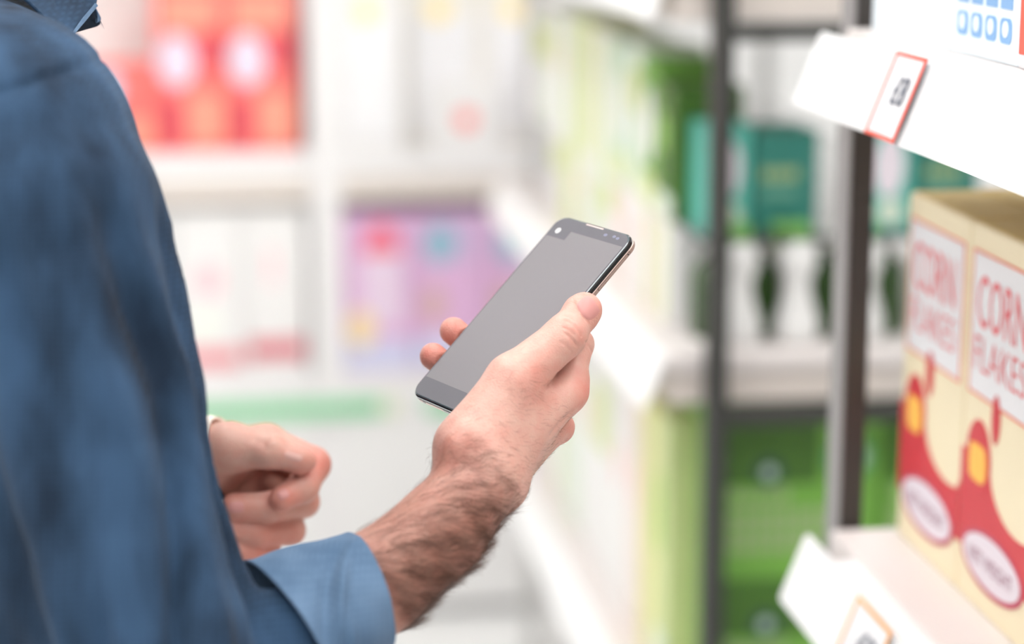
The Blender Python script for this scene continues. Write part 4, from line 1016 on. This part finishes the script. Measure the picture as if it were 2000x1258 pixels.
# trousers, shoes, hair
trs = Body()
trs.add(T(0, -.06, .93), T(0, .06, .93), .118, .118, .03)
for sgn in (-1, 1):
    trs.add(T(0, .09 * sgn, .90), T(.01, .10 * sgn, .50), .100, .078, .03); trs.add(T(.01, .10 * sgn, .50), T(-.02, .11 * sgn, .10), .076, .065, .02)
a_, b_ = trs.mesh(0.010); np_mesh('trousers', rel(a_), b_, [cloth_mat('dark_cotton', rgb(40, 44, 54), rgb(58, 62, 72))], person)
LEA = mat('brown_leather', rgb(84, 58, 42), 0.45, 0.1)
for sgn in (-1, 1):
    b = Body(); b.add(T(-.05, .11 * sgn, .048), T(.14, .12 * sgn, .040), .046, .042, .03); b.add(T(-.03, .11 * sgn, .07), T(.02, .11 * sgn, .07), .048, .045, .03)
    b.post.append(lambda d, p: np.maximum(d, 0.012 - p[:, 2]))
    a_, f_ = b.mesh(0.008); s_ = np_mesh('shoe', rel(a_), f_, [LEA], person)
    so = Body(); so.add(T(-.05, .11 * sgn, .012), T(.145, .12 * sgn, .012), .047, .043, .02); so.post.append(lambda d, p: np.maximum(d, np.maximum(p[:, 2] - 0.016, 0.001 - p[:, 2])))
    a_, f_ = so.mesh(0.008); o = np_mesh('sole', rel(a_) , f_, [mat('rubber', rgb(40, 36, 34), 0.8)], s_)
hr = Body(); hr.add(T(-.004, 0, 1.705), T(.032, 0, 1.748), .084, .080, .03); hr.add(T(-.035, 0, 1.70), T(-.03, 0, 1.63), .062, .046, .03)
a_, f_ = hr.mesh(0.008); np_mesh('hair', rel(a_), f_, [mat('brown_hair', rgb(62, 44, 32), 0.6, 0.3, 200, 0.6, 300)], person)

# ------------------------------------------------------------------ hair on the forearm and the back of the hand
def arm_hair(N=8000):
    tri = hV[hF]; cen = tri.mean(1); nr = np.cross(tri[:, 1] - tri[:, 0], tri[:, 2] - tri[:, 0]); ar = np.linalg.norm(nr, axis=1); nr = nr / np.maximum(ar, 1e-12)[:, None]
    axv = (ax1 - ax0) / np.linalg.norm(ax1 - ax0)
    t = ((cen - ax0) @ (ax1 - ax0)) / np.sum((ax1 - ax0) ** 2)
    w_ = np.where(t < 0.6, 1.0, np.exp(-((t - 0.6) / 0.34) ** 2) + 0.10 * (t < 1.75))
    w_ = w_ * (t > -0.15) * (t < 1.9)
    upf = nr @ (UP * 0.6 - RT * 0.75)                     # the inner side of the arm is almost bare
    w_ = w_ * np.clip(0.95 - 1.0 * upf, 0.06, 1.0)
    th = ((cen - H(1002, 745, 56)) @ (H(1136, 611, 33) - H(1002, 745, 56))) / np.sum((H(1136, 611, 33) - H(1002, 745, 56)) ** 2)
    w_ = np.where((th > 0.5) & (t > 1.3), 0, w_)
    pr_ = w_ * ar; pr_ /= pr_.sum()
    ix = rng.choice(len(cen), N, p=pr_)
    base = cen[ix] + (rng.uniform(-.5, .5, (N, 1)) * (tri[ix, 1] - tri[ix, 0]) + rng.uniform(-.5, .5, (N, 1)) * (tri[ix, 3] - tri[ix, 0]))
    n_ = nr[ix]; ti = t[ix]
    cl = 0.5 * np.sin(base @ np.array([310, 120, 210.])) + 0.4 * np.sin(base @ np.array([-150, 330, 260.]))
    dr = axv * 0.75 + np.array([0.35, 0.0, -0.55]) + np.cross(n_, axv) * (cl[:, None] * 0.7) + rng.normal(0, .22, (N, 3))
    dr = dr - n_ * np.sum(dr * n_, 1)[:, None]; dr /= np.linalg.norm(dr, axis=1)[:, None]
    Ln = np.where(ti < 1.0, rng.uniform(.009, .018, N), rng.uniform(.004, .008, N)) * np.clip(1.2 - 0.25 * ti, .6, 1.2)
    kp = 5; pts = np.zeros((N, kp, 3)); lift = rng.uniform(.10, .34, N)
    for k in range(kp):
        f = k / (kp - 1); pts[:, k] = base + dr * (Ln * f)[:, None] + n_ * (Ln * (lift * f * (1 - 0.5 * f)))[:, None] + np.array([0, 0, -1]) * (Ln * .15 * f * f)[:, None]
    hc = bpy.data.hair_curves.new('arm_hair'); hc.add_curves([kp] * N)
    hc.attributes['position'].data.foreach_set('vector', rel(pts.reshape(-1, 3)).astype(np.float32).ravel())
    ra = hc.attributes.get('radius') or hc.attributes.new('radius', 'FLOAT', 'POINT')
    ra.data.foreach_set('value', np.tile(np.array([.036, .036, .034, .028, .010], np.float32) / 1000, N))
    hc.materials.append(mat('arm_hair_brown', rgb(92, 60, 44), 0.5, 0.15, 50))
    o = bpy.data.objects.new('arm_hair', hc); link(o, person); o['kind'] = 'stuff'
arm_hair()
